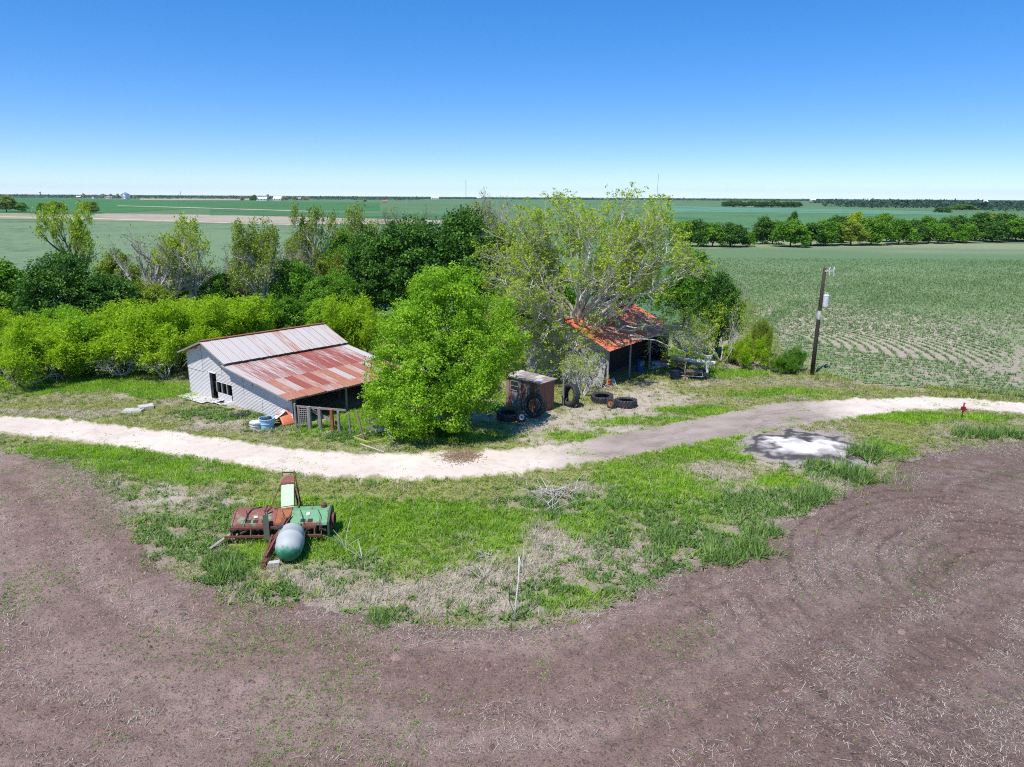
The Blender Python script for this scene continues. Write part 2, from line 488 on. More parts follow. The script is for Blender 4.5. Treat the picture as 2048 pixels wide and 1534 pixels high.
def cover(X, Y):
    wx = X + (fbm(X, Y, 0.35, 3) - 0.5) * 2.4
    wy = Y + (fbm(X, Y, 0.35, 9) - 0.5) * 2.4
    W = {k: np.full(X.shape, 0.04) for k in TYPES}
    W['olive'] += 0.30
    W['dry'] += 0.12
    far = sstep(54, 66, Y) * (1 - sstep(10, 24, X))
    W['lush'] += 0.5 * far
    for k, bl in BLOBS.items():
        for i, (cx, cy, rx, ry) in enumerate(bl):
            q = ((wx - cx) / rx) ** 2 + ((wy - cy) / ry) ** 2
            W[k] += 1.5 * np.exp(-1.3 * q * np.sqrt(q + 0.05))
    for i, k in enumerate(TYPES):
        W[k] = W[k] * (0.25 + 1.5 * fbm(X, Y, 0.55, 40 + 7 * i)) ** 2 * (0.4 + 1.2 * fbm(X, Y, 2.2, 90 + 5 * i))
    T = sum(W.values())
    for k in TYPES:
        W[k] = (W[k] / T) ** 1.6
    T = sum(W.values())
    return {k: W[k] / T for k in TYPES}


GC = {'lush': (0.13, 0.19, 0.03), 'olive': (0.20, 0.20, 0.075), 'dry': (0.29, 0.24, 0.195), 'bare': (0.32, 0.275, 0.225), 'weed': (0.21, 0.18, 0.13)}


def axis(lo, hi, step, far_lo, far_hi, g=1.13):
    a = list(np.arange(lo, hi + step / 2, step))
    d = step
    while a[-1] < far_hi:
        d *= g
        a.append(min(a[-1] + d, far_hi))
    b = []
    v, d = lo, step
    while v > far_lo:
        d *= g
        v = max(v - d, far_lo)
        b.append(v)
    return np.array(b[::-1] + a)


def gridmesh(name, xs, ys, zf, colf, keep=None, smooth=True):
    X, Y = np.meshgrid(xs, ys)
    nx = len(xs)
    Z = zf(X, Y)
    Cc = colf(X, Y)
    V = np.stack([X, Y, Z], -1).reshape(-1, 3)
    i = np.arange(len(ys) - 1)[:, None] * nx + np.arange(nx - 1)[None, :]
    F = np.stack([i, i + 1, i + nx + 1, i + nx], -1).reshape(-1, 4)
    Cc = Cc.reshape(-1, 3)
    if keep is not None:
        K = keep(X, Y)
        kf = (K[:-1, :-1] & K[1:, :-1] & K[:-1, 1:] & K[1:, 1:]).ravel()
        F = F[kf]
        used = np.unique(F)
        mp = np.zeros(len(V), np.int64)
        mp[used] = np.arange(len(used))
        V, Cc, F = V[used], Cc[used], mp[F]
    return mkmesh(name, V, F, {'cover': Cc}, smooth)


def lerp3(a, b, t):
    return np.asarray(a) * (1 - t[..., None]) + np.asarray(b) * t[..., None]


def ground_col(X, Y):
    W = cover(X, Y)
    c = sum(W[k][..., None] * np.array(GC[k]) for k in TYPES)
    dp = pdist(X, Y, PLOW)
    c = lerp3(c, (0.20, 0.155, 0.13), sstep(-1.3, 0.0, dp + 2.2 * (fbm(X, Y, 0.9, 27) - 0.5)) * (Y < 45) * 0.85)
    farm = sstep(66, 85, Y)
    f = fbm(X, Y, 0.01, 71, 3)
    fc = lerp3((0.06, 0.125, 0.05), (0.09, 0.15, 0.07), f)
    return lerp3(c, fc, farm)


gx, gy = axis(-46, 46, 0.3, -9000, 9000), axis(10, 72, 0.3, -150, 9000)
gme = gridmesh('ground', gx, gy, lambda X, Y: (fbm(X, Y, 0.5, 5, 3) - 0.5) * 0.03 * (Y < 80), ground_col)
tag(link('ground', gme, M['ground']), kind='structure')

# brown worked soil wrapping round the grass knoll
def plow_keep(X, Y):
    return pdist(X, Y, PLOW) + (fbm(X, Y, 0.8, 21) - 0.5) * 1.6 > 0


def plow_z(X, Y):
    d = pdist(X, Y, PLOW)
    e = np.clip((d + (fbm(X, Y, 0.8, 21) - 0.5) * 1.6 - 0.1) / 0.7, 0, 1)
    fur = np.sin(d * 6.3 + 3 * fbm(X, Y, 0.2, 4)) * 0.012
    rut = -0.035 * np.exp(-((np.hypot(X - 30, Y - 22) - 13.2 + fbm(X, Y, 0.3, 6)) / 0.25) ** 2) - 0.035 * np.exp(-((np.hypot(X - 30, Y - 22) - 15.0 + fbm(X, Y, 0.3, 6)) / 0.25) ** 2)
    rg = np.hypot(X - 20, Y - 23.5) + 0.8 * fbm(X, Y, 0.25, 66)
    gv = np.sin(rg * 2 * np.pi / 0.62) * np.sin(rg * 2 * np.pi / 2.3 + 1)
    rut = rut - 0.055 * np.clip(gv, 0, 1) * sstep(3, 8, X) * (rg < 14)
    return 0.010 + 0.03 * e + e * (fbm(X, Y, 3.0, 33, 3) * 0.07 + fur + 0.03) + rut * e


def plow_col(X, Y):
    d = pdist(X, Y, PLOW)
    f = fbm(d * 1.1 + 2.5 * fbm(X, Y, 0.15, 8), X * 0.08, 1.0, 61)
    g = fbm(X, Y, 0.25, 62)
    t = sstep(0.35, 0.7, 0.55 * f + 0.45 * g)
    c = lerp3((0.172, 0.114, 0.093), (0.230, 0.164, 0.137), t) * (0.72 + 0.56 * fbm(X, Y, 3.5, 64, 3))[..., None]
    rg = np.hypot(X - 20, Y - 23.5) + 0.8 * fbm(X, Y, 0.25, 66)
    gv = np.sin(rg * 2 * np.pi / 0.62) * np.sin(rg * 2 * np.pi / 2.3 + 1)
    c = c * (1 - 0.38 * np.clip(gv, 0, 1) * sstep(3, 8, X) * (rg < 14) * sstep(0.35, 0.6, fbm(X, Y, 0.5, 67)))[..., None]
    right = sstep(0, 14, X)
    c = lerp3(c, c * np.array((0.80, 0.82, 0.84)), right)
    return c


px_, py_ = axis(-24, 30, 0.13, -70, 75, 1.1), axis(12.5, 40, 0.13, 4, 42, 1.1)
tag(link('plowed_field', gridmesh('plowed_field', px_, py_, plow_z, plow_col, plow_keep), M['soil']), kind='structure')


# gravel farm track
def resample(P, n):
    P = np.array(P)
    s = np.r_[0, np.cumsum(np.hypot(*np.diff(P, axis=0).T))]
    q = np.linspace(0, s[-1], n)
    # smooth
    out = np.stack([np.interp(q, s, P[:, 0]), np.interp(q, s, P[:, 1])], 1)
    k = max(3, n // 60) | 1
    pad = np.pad(out, ((k // 2, k // 2), (0, 0)), mode='edge')
    return np.stack([np.convolve(pad[:, j], np.ones(k) / k, 'valid') for j in (0, 1)], 1)


NR, NW = 900, 40
U_, L_ = resample(ROAD_U, NR), resample(ROAD_L, NR)
rag = lambda s, seed: (fbm(s * 1.0, s * 0 + seed, 1.3, seed, 5) - 0.5)
arc = np.linspace(0, 140, NR)
dirv = U_ - L_
wid = np.hypot(*dirv.T)[:, None]
U2 = U_ + dirv / wid * rag(arc, 5)[:, None] * 1.7
L2 = L_ - dirv / wid * rag(arc, 15)[:, None] * 1.9
tt = np.linspace(0, 1, NW)[None, :, None]
RV = L2[:, None, :] * (1 - tt) + U2[:, None, :] * tt
rx_, ry_ = RV[..., 0], RV[..., 1]
dirt = sstep(0.5, 6, rx_) * (1 - sstep(19, 24, rx_))
v_ = np.broadcast_to(tt[..., 0], rx_.shape)
rutm = sum(np.exp(-((v_ - c + 0.0 * rx_) / 0.028) ** 2) for c in (0.22, 0.31, 0.58, 0.67)) * dirt * sstep(0.35, 0.6, fbm(rx_, ry_, 0.3, 53))
cream = lerp3((0.46, 0.385, 0.32), (0.62, 0.54, 0.46), fbm(rx_, ry_, 0.5, 55))
edge = np.minimum(v_, 1 - v_)
cream = lerp3((0.30, 0.25, 0.17), cream, sstep(0.0, 0.14, edge + 0.1 * (fbm(rx_, ry_, 1.2, 57) - 0.5)))
drt = lerp3((0.22, 0.175, 0.15), (0.36, 0.30, 0.26), fbm(rx_, ry_ * 2, 0.6, 56))
rc = lerp3(cream, drt, dirt)
rc = lerp3(rc, rc * 0.6, np.clip(rutm, 0, 1) * fbm(rx_, ry_, 1.1, 58))
RZ = 0.045 - 0.015 * rutm + 0.012 * (fbm(rx_, ry_, 2.0, 59) - 0.5) - 0.09 * (edge < 0.015)
i = np.arange(NR - 1)[:, None] * NW + np.arange(NW - 1)[None, :]
RF = np.stack([i, i + NW, i + NW + 1, i + 1], -1).reshape(-1, 4)
tag(link('farm_track', mkmesh('farm_track', np.dstack([rx_, ry_, RZ]).reshape(-1, 3), RF, {'cover': rc.reshape(-1, 3)}, True), M['gravel']), kind='structure')
ROAD_POLY = [tuple(p) for p in U_[::12]] + [tuple(p) for p in L_[::-12]]

# right hand crop field
def crop_keep(X, Y):
    return pdist(X, Y, CROP) + (fbm(X, Y, 0.25, 23) - 0.5) * 3 > 0


HC = (25.20,74.14)
HR = (39.56,81.71,10.04,17.87)


def crop_bare(X, Y):
    """1 where the young rows leave the soil open"""
    q = ((X - HR[0]) / HR[2]) ** 2 + ((Y - HR[1]) / HR[3]) ** 2
    return np.clip(1.3 * np.exp(-q * q), 0, 1)


def crop_col(X, Y):
    t = sstep(70, 150, Y + 30 * (fbm(X, Y, 0.04, 12) - 0.5)) * (1 - 0.9 * crop_bare(X, Y))
    near = lerp3((0.25, 0.215, 0.165), (0.18, 0.195, 0.11), sstep(0.40, 0.62, fbm(X, Y, 0.12, 14)))
    near = lerp3(near, (0.31, 0.25, 0.205), crop_bare(X, Y))
    b = fbm(X * 0.25, Y, 0.05, 13)
    farc = lerp3((0.10, 0.155, 0.078), (0.155, 0.19, 0.115), sstep(0.3, 0.7, b))
    farc = lerp3(farc, (0.07, 0.135, 0.055), sstep(150, 175, Y) * (1 - sstep(182, 200, Y)) * 0.7)
    farc = lerp3(farc, (0.24, 0.23, 0.14), sstep(200, 222, Y) * 0.6)
    return lerp3(near, farc, t)


cx_, cy_ = axis(12, 75, 0.5, 0, 420, 1.06), axis(40, 110, 0.5, 30, 236, 1.04)
tag(link('crop_field', gridmesh('crop_field', cx_, cy_, lambda X, Y: 0.03 + 0.03 * fbm(X, Y, 1.2, 3), crop_col, crop_keep), M['ground']), kind='structure')


def flat_poly(name, pts, z, col, mat='farfield'):
    V = np.array([(x, y, z) for x, y in pts])
    F = np.arange(len(pts))[None, :]
    o = link(name, mkmesh(name, V, F, {'cover': np.tile(np.array(col, float), (len(pts), 1))}), M[mat])
    return tag(o, kind='structure')


# fields out to the horizon
flat_poly('green_field', [(-504.48,381.01),(-275.06,390.09),(-222.15,391.34),(-152.46,365.87),(-94.22,337.26),(-5.92,333.08),(-1.74,98.47),(-30.26,81.00),(-82.43,95.14),(-155.49,114.93)], 0.06, (0.105, 0.155, 0.082))
flat_poly('fallow_field', [(-303.44,529.40),(-251.49,527.01),(-170.54,491.35),(-94.68,450.84),(-36.66,423.92),(-32.13,371.16),(-98.98,354.49),(-160.84,386.19),(-222.30,417.08),(-269.63,470.02)], 0.08, (0.25, 0.215, 0.165))
flat_poly('field_margin', [(-567.04,508.48),(-371.35,527.89),(-282.21,492.11),(-226.79,425.57),(-160.84,386.19),(-98.98,354.49),(-94.22,337.26),(-152.46,365.87),(-222.15,391.34),(-285.64,405.23),(-475.42,425.74)], 0.07, (0.19, 0.19, 0.11))
flat_poly('field_track', [(-485.22,434.59),(-316.04,448.73),(-239.98,423.05),(-157.95,379.18),(-97.34,348.56),(-94.98,340.02),(-153.79,369.11),(-232.97,410.58),(-307.53,436.55),(-475.42,425.74)], 0.12, (0.36, 0.31, 0.25))
flat_poly('field_track', [(-484.77,896.31),(-318.59,768.36),(-168.07,635.78),(-162.22,613.51),(-305.29,736.13),(-468.89,866.84)], 0.15, (0.28, 0.28, 0.20))
flat_poly('distant_field', [(-2713.20,2065.08),(-2033.71,2907.00),(-896.11,1692.01),(-577.48,1549.31),(-264.78,1457.61),(-122.08,670.30),(-330.59,797.45),(-292.89,517.11),(-380.87,541.52),(-644.38,487.68)], 0.10, (0.042, 0.115, 0.038))
flat_poly('distant_field', [(-302.13,728.49),(-160.81,608.18),(-48.34,559.92),(-9.61,539.56),(-7.79,438.01),(-37.41,432.70),(-174.61,503.14),(-206.24,496.16)], 0.10, (0.05, 0.115, 0.045))
flat_poly('stubble_field', [(-1153.61,2266.99),(-1027.89,2760.40),(-974.73,3067.24),(-676.26,1814.92),(-888.08,1744.38)], 0.2, (0.28, 0.23, 0.17))
flat_poly('distant_field', [(246.40,1227.59),(323.45,998.63),(423.46,919.12),(470.92,787.67),(384.99,643.23),(271.34,690.58),(181.70,709.88),(140.62,698.83)], 0.10, (0.075, 0.165, 0.10))
flat_poly('distant_field', [(138.34,687.41),(262.76,668.63),(373.62,624.13),(412.51,560.38),(216.94,292.90),(131.85,283.52),(55.86,275.13)], 0.10, (0.06, 0.13, 0.055))
flat_poly('grass_verge', [(57.81,275.35),(332.61,412.35),(204.59,252.17),(125.34,234.03),(79.07,213.61),(49.85,197.19),(56.43,230.21)], 0.09, (0.15, 0.18, 0.085))

# burnt ground with white ash by the track
AC = (17.31,39.05,4.40,3.90)
def ash_r(X, Y):
    dx, dy = (X - AC[0]) / AC[2], (Y - AC[1]) / AC[3]
    return np.hypot(dx, dy) + (fbm(X, Y, 0.45, 31) - 0.5) * 1.0 + (fbm(X, Y, 1.7, 35) - 0.5) * 0.4
def ash_col(X, Y):
    r = ash_r(X, Y)
    c = lerp3((0.62, 0.61, 0.60), (0.33, 0.30, 0.285), np.clip(sstep(0.30, 0.50, r) + 0.7 * sstep(0.5, 0.68, fbm(X, Y, 1.6, 38)), 0, 1))
    c = lerp3(c, (0.055, 0.05, 0.05), sstep(0.40, 0.55, r + 0.4 * (fbm(X, Y, 0.9, 37) - 0.5)) * (1 - sstep(0.66, 0.8, r)) * 0.95)
    return lerp3(c, (0.27, 0.225, 0.185), sstep(0.66, 0.9, r))
ax, ay = np.arange(AC[0] - AC[2] * 1.6, AC[0] + AC[2] * 1.6, 0.12), np.arange(AC[1] - AC[3] * 1.6, AC[1] + AC[3] * 1.6, 0.12)
o = link('ash_patch', gridmesh('ash_patch', ax, ay, lambda X, Y: 0.012 + 0.14 * np.exp(-3.0 * ash_r(X, Y) ** 2) + 0.03 * fbm(X, Y, 2.2, 5) * (ash_r(X, Y) < 0.9), ash_col, lambda X, Y: (ash_r(X, Y) < 1.0) & (pdist(X, Y, ROAD_POLY) < -0.2)), M['gravel'])
tag(o, 'pale white ash ringed by black charcoal on bare ground beside the track', 'ash', kind='stuff')


# ------------------------------------------------------------------ low growth, as masses nobody could count
def blades(P, n, L, Wd, tilt, r, spread=0.06, tint=None, z0=0.02):
    """n blades round every point; each one triangle"""
    m = len(P)
    P = np.repeat(P, n, 0)
    Lr = np.repeat(L, n) * r.uniform(0.55, 1.25, m * n)
    ph = r.uniform(0, 2 * np.pi, m * n)
    th = r.uniform(tilt[0], tilt[1], m * n)
    bx = P[:, 0] + r.normal(0, spread, m * n)
    by = P[:, 1] + r.normal(0, spread, m * n)
    w = Wd * r.uniform(0.7, 1.3, m * n) / 2
    tw = ph + np.pi / 2 + r.normal(0, 0.4, m * n)
    a = np.stack([bx - np.cos(tw) * w, by - np.sin(tw) * w, bx * 0], 1)
    b = np.stack([bx + np.cos(tw) * w, by + np.sin(tw) * w, bx * 0], 1)
    z0 = np.repeat(z0, n) if hasattr(z0, '__len__') else np.full(m * n, z0)
    a[:, 2] = z0
    b[:, 2] = z0
    t = np.stack([bx + Lr * np.sin(th) * np.cos(ph), by + Lr * np.sin(th) * np.sin(ph), z0 + Lr * np.cos(th)], 1)
    V = np.stack([a, b, t], 1).reshape(-1, 3)
    F = np.arange(3 * m * n).reshape(-1, 3)
    ti = np.repeat(tint, n) if tint is not None else np.full(m * n, 0.5)
    ti = np.clip(ti + r.normal(0, 0.16, m * n), 0, 1)
    return V, F, np.repeat(ti, 3)


def inview(X, Y, pad=1.12):
    return np.abs(X) < (Y * 0.745 + 4) * pad


def cand(n, x0, x1, y0, y1, r):
    X, Y = r.uniform(x0, x1, n), r.uniform(y0, y1, n)
    k = inview(X, Y)
    return X[k], Y[k]


def clear(X, Y, road=0.15):
    ok = (pdist(X, Y, ROAD_POLY) + (fbm(X, Y, 1.5, 77) - 0.5) * 1.0 < -road * 0) & (pdist(X, Y, BARN_FP) < 0.1) & (pdist(X, Y, SHED_FP) < 0) & (pdist(X, Y, SHOP_FP) < 0.1)
    return ok


def stuff(name, parts, mat, label, cat):
    V, F, T, b = [], [], [], 0
    for v, f, t in parts:
        V.append(v); F.append(f + b); T.append(t); b += len(v)
    o = link(name, mkmesh(name, np.concatenate(V), np.concatenate(F), {'tint': np.concatenate(T)}), M[mat])
    return tag(o, label, cat, kind='stuff')


r_ = np.random.default_rng(11)
X, Y = cand(250000, -46, 46, 17, 66, r_)
ok = clear(X, Y) & (pdist(X, Y, CROP) < 0)
X, Y = X[ok], Y[ok]
Wc = cover(X, Y)
dpl = pdist(X, Y, PLOW) + (fbm(X, Y, 0.9, 22) - 0.5) * 1.6
dash = ash_r(X, Y)
thin = 1 - 0.6 * sstep(-0.8, 0.5, dpl + 1.8 * (fbm(X, Y, 1.3, 29) - 0.5))
stray = sstep(0.5, 0.68, fbm(X, Y, 0.7, 30)) * (1 - sstep(0, 3.2, dpl))
base = (r_.uniform(0, 1, len(X)) < np.where(dpl < 0.15, thin + 0.6 * stray, 0.55 * stray)) & (dash > 0.85 + 0.5 * (fbm(X, Y, 0.6, 19) - 0.5))
near = np.clip(34 / Y, 0.6, 1.25)
u = r_.uniform(0, 1, len(X))
tn = fbm(X, Y, 1.1, 44)
P = np.stack([X, Y], 1)
sp1, sp2 = sstep(0.52, 0.70, fbm(X, Y, 2.4, 47)), sstep(0.52, 0.68, fbm(X, Y, 1.9, 48))
kn = (Y < 34)
k = base & (u < Wc['lush'] * 1.25 + 0.22 * sp1 * kn)
stuff('lush_grass', [blades(P[k], 6, (0.13 + 0.16 * tn[k]) , 0.04, (0.25, 1.25), r_, 0.09, tint=0.05 + 0.8 * tn[k])], 'grass_lush', 'bright green spring grass over the verge and knoll', 'grass')
k = base & (u < Wc['olive'] * 0.85)
stuff('short_grass', [blades(P[k], 5, (0.06 + 0.08 * tn[k]), 0.045, (0.5, 1.4), r_, 0.09, tint=0.15 + 0.7 * tn[k])], 'grass_olive', 'short olive green turf along the farm track', 'grass')
k = base & (u < Wc['dry'] * 0.9 + 0.09)
k2 = k & (r_.uniform(0, 1, len(X)) < 0.2 * kn)
stuff('dry_grass', [blades(P[k2], 4, (0.3 + 0.3 * tn[k2]), 0.016, (0.1, 0.9), r_, 0.12, tint=0.6 + 0.4 * u[k2]), blades(P[k], 5, (0.12 + 0.22 * tn[k]), 0.026, (0.5, 1.5), r_, 0.12, tint=0.2 + 0.7 * u[k])], 'grass_dry', 'dead pale grass stems matted over the knoll', 'dry grass')
k = base & (u < Wc['weed'] * 1.0 * sstep(0.34, 0.54, fbm(X, Y, 1.6, 46)) + 0.16 * sp2 * kn)
stuff('weeds', [blades(P[k], 8, (0.14 + 0.20 * tn[k]), 0.075, (0.5, 1.35), r_, 0.08, tint=0.15 + 0.7 * tn[k])], 'weed', 'leafy dark green weeds growing in patches round the knoll', 'weeds')

# seedlings and straw on the worked soil
X, Y = cand(230000, -28, 34, 13, 40, r_)
d = pdist(X, Y, PLOW)
k = d > -0.6
X, Y, d = X[k], Y[k], d[k]
u = r_.uniform(0, 1, len(X))
sn = fbm(X, Y, 0.35, 81, 5)
edge = np.exp(-np.abs(d) / 0.7)
k = u < np.clip((sn - 0.49) * 3.0, 0, 1) * (0.62 - 0.42 * sstep(2, 9, X)) + edge * 0.35 * sstep(0.4, 0.6, sn) + 0.025
P = np.stack([X[k], Y[k]], 1)
stuff('seedlings', [blades(P, 4, 0.04 + 0.05 * sn[k], 0.03, (0.7, 1.4), r_, 0.03, tint=0.3 + 0.6 * r_.uniform(0, 1, k.sum()), z0=plow_z(X[k], Y[k]))], 'weed', 'tiny green seedlings scattered over the brown soil', 'seedlings')


def straws(X, Y, L, W, r, z0, tint):
    n = len(X)
    a = r.uniform(0, np.pi, n)
    dx, dy, dz = np.cos(a) * L / 2, np.sin(a) * L / 2, r.uniform(-0.02, 0.05, n)
    wx, wy = -np.sin(a) * W / 2, np.cos(a) * W / 2
    z = z0 + r.uniform(0, 0.03, n)
    V = np.stack([np.stack([X - dx - wx, Y - dy - wy, z], 1), np.stack([X + dx - wx, Y + dy - wy, z + dz], 1),
                  np.stack([X + dx + wx, Y + dy + wy, z + dz], 1), np.stack([X - dx + wx, Y - dy + wy, z], 1)], 1).reshape(-1, 3)
    F = np.arange(4 * n).reshape(-1, 4)
    return V, F, np.repeat(tint, 4)


X, Y = cand(800000, -28, 36, 12.8, 40, r_)
d = pdist(X, Y, PLOW)
k = d > -0.9
X, Y, d = X[k], Y[k], d[k]
u = r_.uniform(0, 1, len(X))
band = fbm(d * 0.9 + 2.5 * fbm(X, Y, 0.15, 8), X * 0.12, 1.0, 83, 4)
blot = fbm(X, Y, 0.5, 84, 4)
dens = np.clip((0.5 * band + 0.5 * blot - 0.47) * 5.5, 0.03, 1) * (0.30 + 0.34 * sstep(2, 14, X)) + 0.5 * np.exp(-((d - 0.4) / 0.6) ** 2) * (np.abs(X + 0.5) < 7)
k = (u < dens * 0.62)
X, Y = X[k], Y[k]
Ls = np.exp(r_.normal(-2.55, 0.6, len(X)))
stuff('straw_litter', [straws(X, Y, Ls, r_.uniform(0.005, 0.011, len(X)), r_, plow_z(X, Y) + 0.006, r_.uniform(0, 1, len(X)) ** 1.3)], 'straw', 'pale straw stalks strewn over the brown worked soil', 'straw')
# clods
X, Y = cand(60000, -28, 34, 13, 32, r_)
k = pdist(X, Y, PLOW) > 0.2
X, Y = X[k], Y[k]
n = len(X)
s = np.exp(r_.normal(-3.6, 0.45, n))
oct_ = np.array([(1, 0, 0), (0, 1, 0), (-1, 0, 0), (0, -1, 0), (0, 0, 1.0)])
V = np.stack([X, Y, plow_z(X, Y) - 0.004], 1)[:, None, :] + oct_[None] * s[:, None, None] * r_.uniform(0.6, 1.4, (n, 5, 1))
b = np.arange(n)[:, None, None] * 5
F = (b + np.array([(0, 1, 4), (1, 2, 4), (2, 3, 4), (3, 0, 4)])[None]).reshape(-1, 3)
cc = np.tile(np.array((0.19, 0.13, 0.112)), (n * 5, 1)) * np.repeat(r_.uniform(0.6, 1.4, n), 5)[:, None]
tag(link('soil_clods', mkmesh('soil_clods', V.reshape(-1, 3), F, {'cover': cc}), M['soil']), 'small brown clods of worked soil across the foreground', 'soil', kind='stuff')

# dead straw spot on the track and grass creeping over it
X, Y = r_.normal((-2.77,37.00)[0], 0.55, 900), r_.normal((-2.77,37.00)[1], 0.55, 900)
stuff('straw_spot', [straws(X, Y, r_.uniform(0.1, 0.3, 900), r_.uniform(0.015, 0.03, 900), r_, 0.055, r_.uniform(0, 1, 900))], 'straw_brown', 'round brown patch of straw on the middle of the track', 'straw')
X, Y = cand(60000, -36, 36, 32, 52, r_)
e = pdist(X, Y, ROAD_POLY)
f = fbm(X, Y, 0.5, 88)
k = (e > -0.3) & (r_.uniform(0, 1, len(X)) < np.clip((f - 0.60) * 4, 0, 0.55) * (0.35 + sstep(-2, 3, X)) + 0.75 * np.exp(-np.abs(e) / 0.25))
P = np.stack([X[k], Y[k]], 1)
stuff('track_grass', [blades(P, 5, np.full(len(P), 0.07), 0.04, (0.6, 1.4), r_, 0.06, tint=np.full(len(P), 0.5), z0=0.045)], 'grass_lush', 'thin grass tufts creeping onto the farm track', 'grass')

# young crop in the right hand field
def rowplants(r):
    out = []
    # curved headland rows
    for j in range(46):
        rad = 2.0 + j * 0.93
        cxr, cyr = HC[0] - 1.0, HC[1] - 0.35 * rad
        nn = int(rad * 2.4 * 8)
        a = r.uniform(-1.1, 1.15, nn)
        x = cxr + rad * np.cos(a) + r.normal(0, 0.06, nn)
        y = cyr + rad * 1.15 * np.sin(a) + r.normal(0, 0.06, nn)
        k = crop_bare(x, y) > 0.18
        out.append(np.stack([x[k], y[k]], 1))
    H = np.concatenate(out)
    # straight rows elsewhere
    n = 190000
    x, y = r.uniform(10, 125, n), 44 + 126 * r.uniform(0, 1, n) ** 1.15
    a = R(-24)
    vrow = -x * math.sin(a) + y * math.cos(a)
    vr = (np.round(vrow / 0.95)) * 0.95 + r.normal(0, 0.16, n)
    x, y = x + (vr - vrow) * -math.sin(a), y + (vr - vrow) * math.cos(a)
    den = 0.45 + 1.0 * sstep(0.42, 0.62, fbm(x, y, 0.09, 18)) + 0.6 * sstep(70, 100, y)
    k = (r.uniform(0, 1, n) < den * 0.62) & ((crop_bare(x, y) < 0.25) | (np.arctan2((y - HC[1] + 3) / 1.15, x - HC[0] + 1) > 0.95)) & (r.uniform(0, 1, n) < 1 - 0.75 * sstep(115, 168, y))
    return np.concatenate([H, np.stack([x[k], y[k]], 1)])


P = rowplants(r_)
k = (pdist(P[:, 0], P[:, 1], CROP) > 0.2) & inview(P[:, 0], P[:, 1], 1.03)
P = P[k]
cs = 0.16 + 0.10 * fbm(P[:, 0], P[:, 1], 0.3, 4) + 0.0012 * P[:, 1]
stuff('crop_plants', [blades(P, 5, cs, 0.085, (0.35, 1.25), r_, 0.07, tint=0.2 + 0.6 * fbm(P[:, 0], P[:, 1], 0.15, 6), z0=0.04)], 'crop', 'young green crop plants in rows on the right hand field', 'crop')
# rank growth along the field edge
X, Y = cand(16000, 10, 50, 44, 100, r_)
e = pdist(X, Y, CROP)
k = (np.abs(e) < 1.6) & (fbm(X, Y, 0.4, 91) > 0.42)
P = np.stack([X[k], Y[k]], 1)
u = r_.uniform(0, 1, len(P))
stuff('edge_grass', [blades(P, 7, 0.3 + 0.35 * u, 0.05, (0.2, 1.1), r_, 0.15, tint=0.3 + 0.5 * u)], 'grass_olive', 'rank tall grass along the edge of the crop field', 'grass')


# ------------------------------------------------------------------ trees
def unit(v):
    return v / (np.linalg.norm(v, axis=-1, keepdims=True) + 1e-9)


def tubes(branches, sides):
    """branches: list of (pts (k,3), rad (k)); all ring tubes in one quad mesh"""
    VV, FF, b = [], [], 0
    groups = {}
    for p, r, n in branches:
        groups.setdefault((len(p), n), []).append((p, r))
    for (k, n), lst in groups.items():
        P = np.array([q[0] for q in lst])
        Rd = np.array([q[1] for q in lst])
        B = len(lst)
        d = np.empty_like(P)
        d[:, 1:-1] = P[:, 2:] - P[:, :-2]
        d[:, 0] = P[:, 1] - P[:, 0]
        d[:, -1] = P[:, -1] - P[:, -2]
        d = unit(d)
        ref = np.where(np.abs(d[:, :1, 2:3]) > 0.8, np.array([[[1.0, 0, 0]]]), np.array([[[0, 0, 1.0]]]))
        x = unit(np.cross(d, np.broadcast_to(ref, d.shape)))
        y = np.cross(d, x)
        a = np.arange(n) * 2 * np.pi / n
        V = P[:, :, None, :] + Rd[:, :, None, None] * (x[:, :, None, :] * np.cos(a)[None, None, :, None] + y[:, :, None, :] * np.sin(a)[None, None, :, None])
        bi = np.arange(B)[:, None, None] * (k * n) + np.arange(k - 1)[None, :, None] * n
        j = np.arange(n)[None, None, :]
        j2 = (j + 1) % n
        F = np.stack([bi + j, bi + j2, bi + n + j2, bi + n + j], -1).reshape(-1, 4) + b
        VV.append(V.reshape(-1, 3))
        FF.append(F)
        b += B * k * n
    return np.concatenate(VV), np.concatenate(FF)


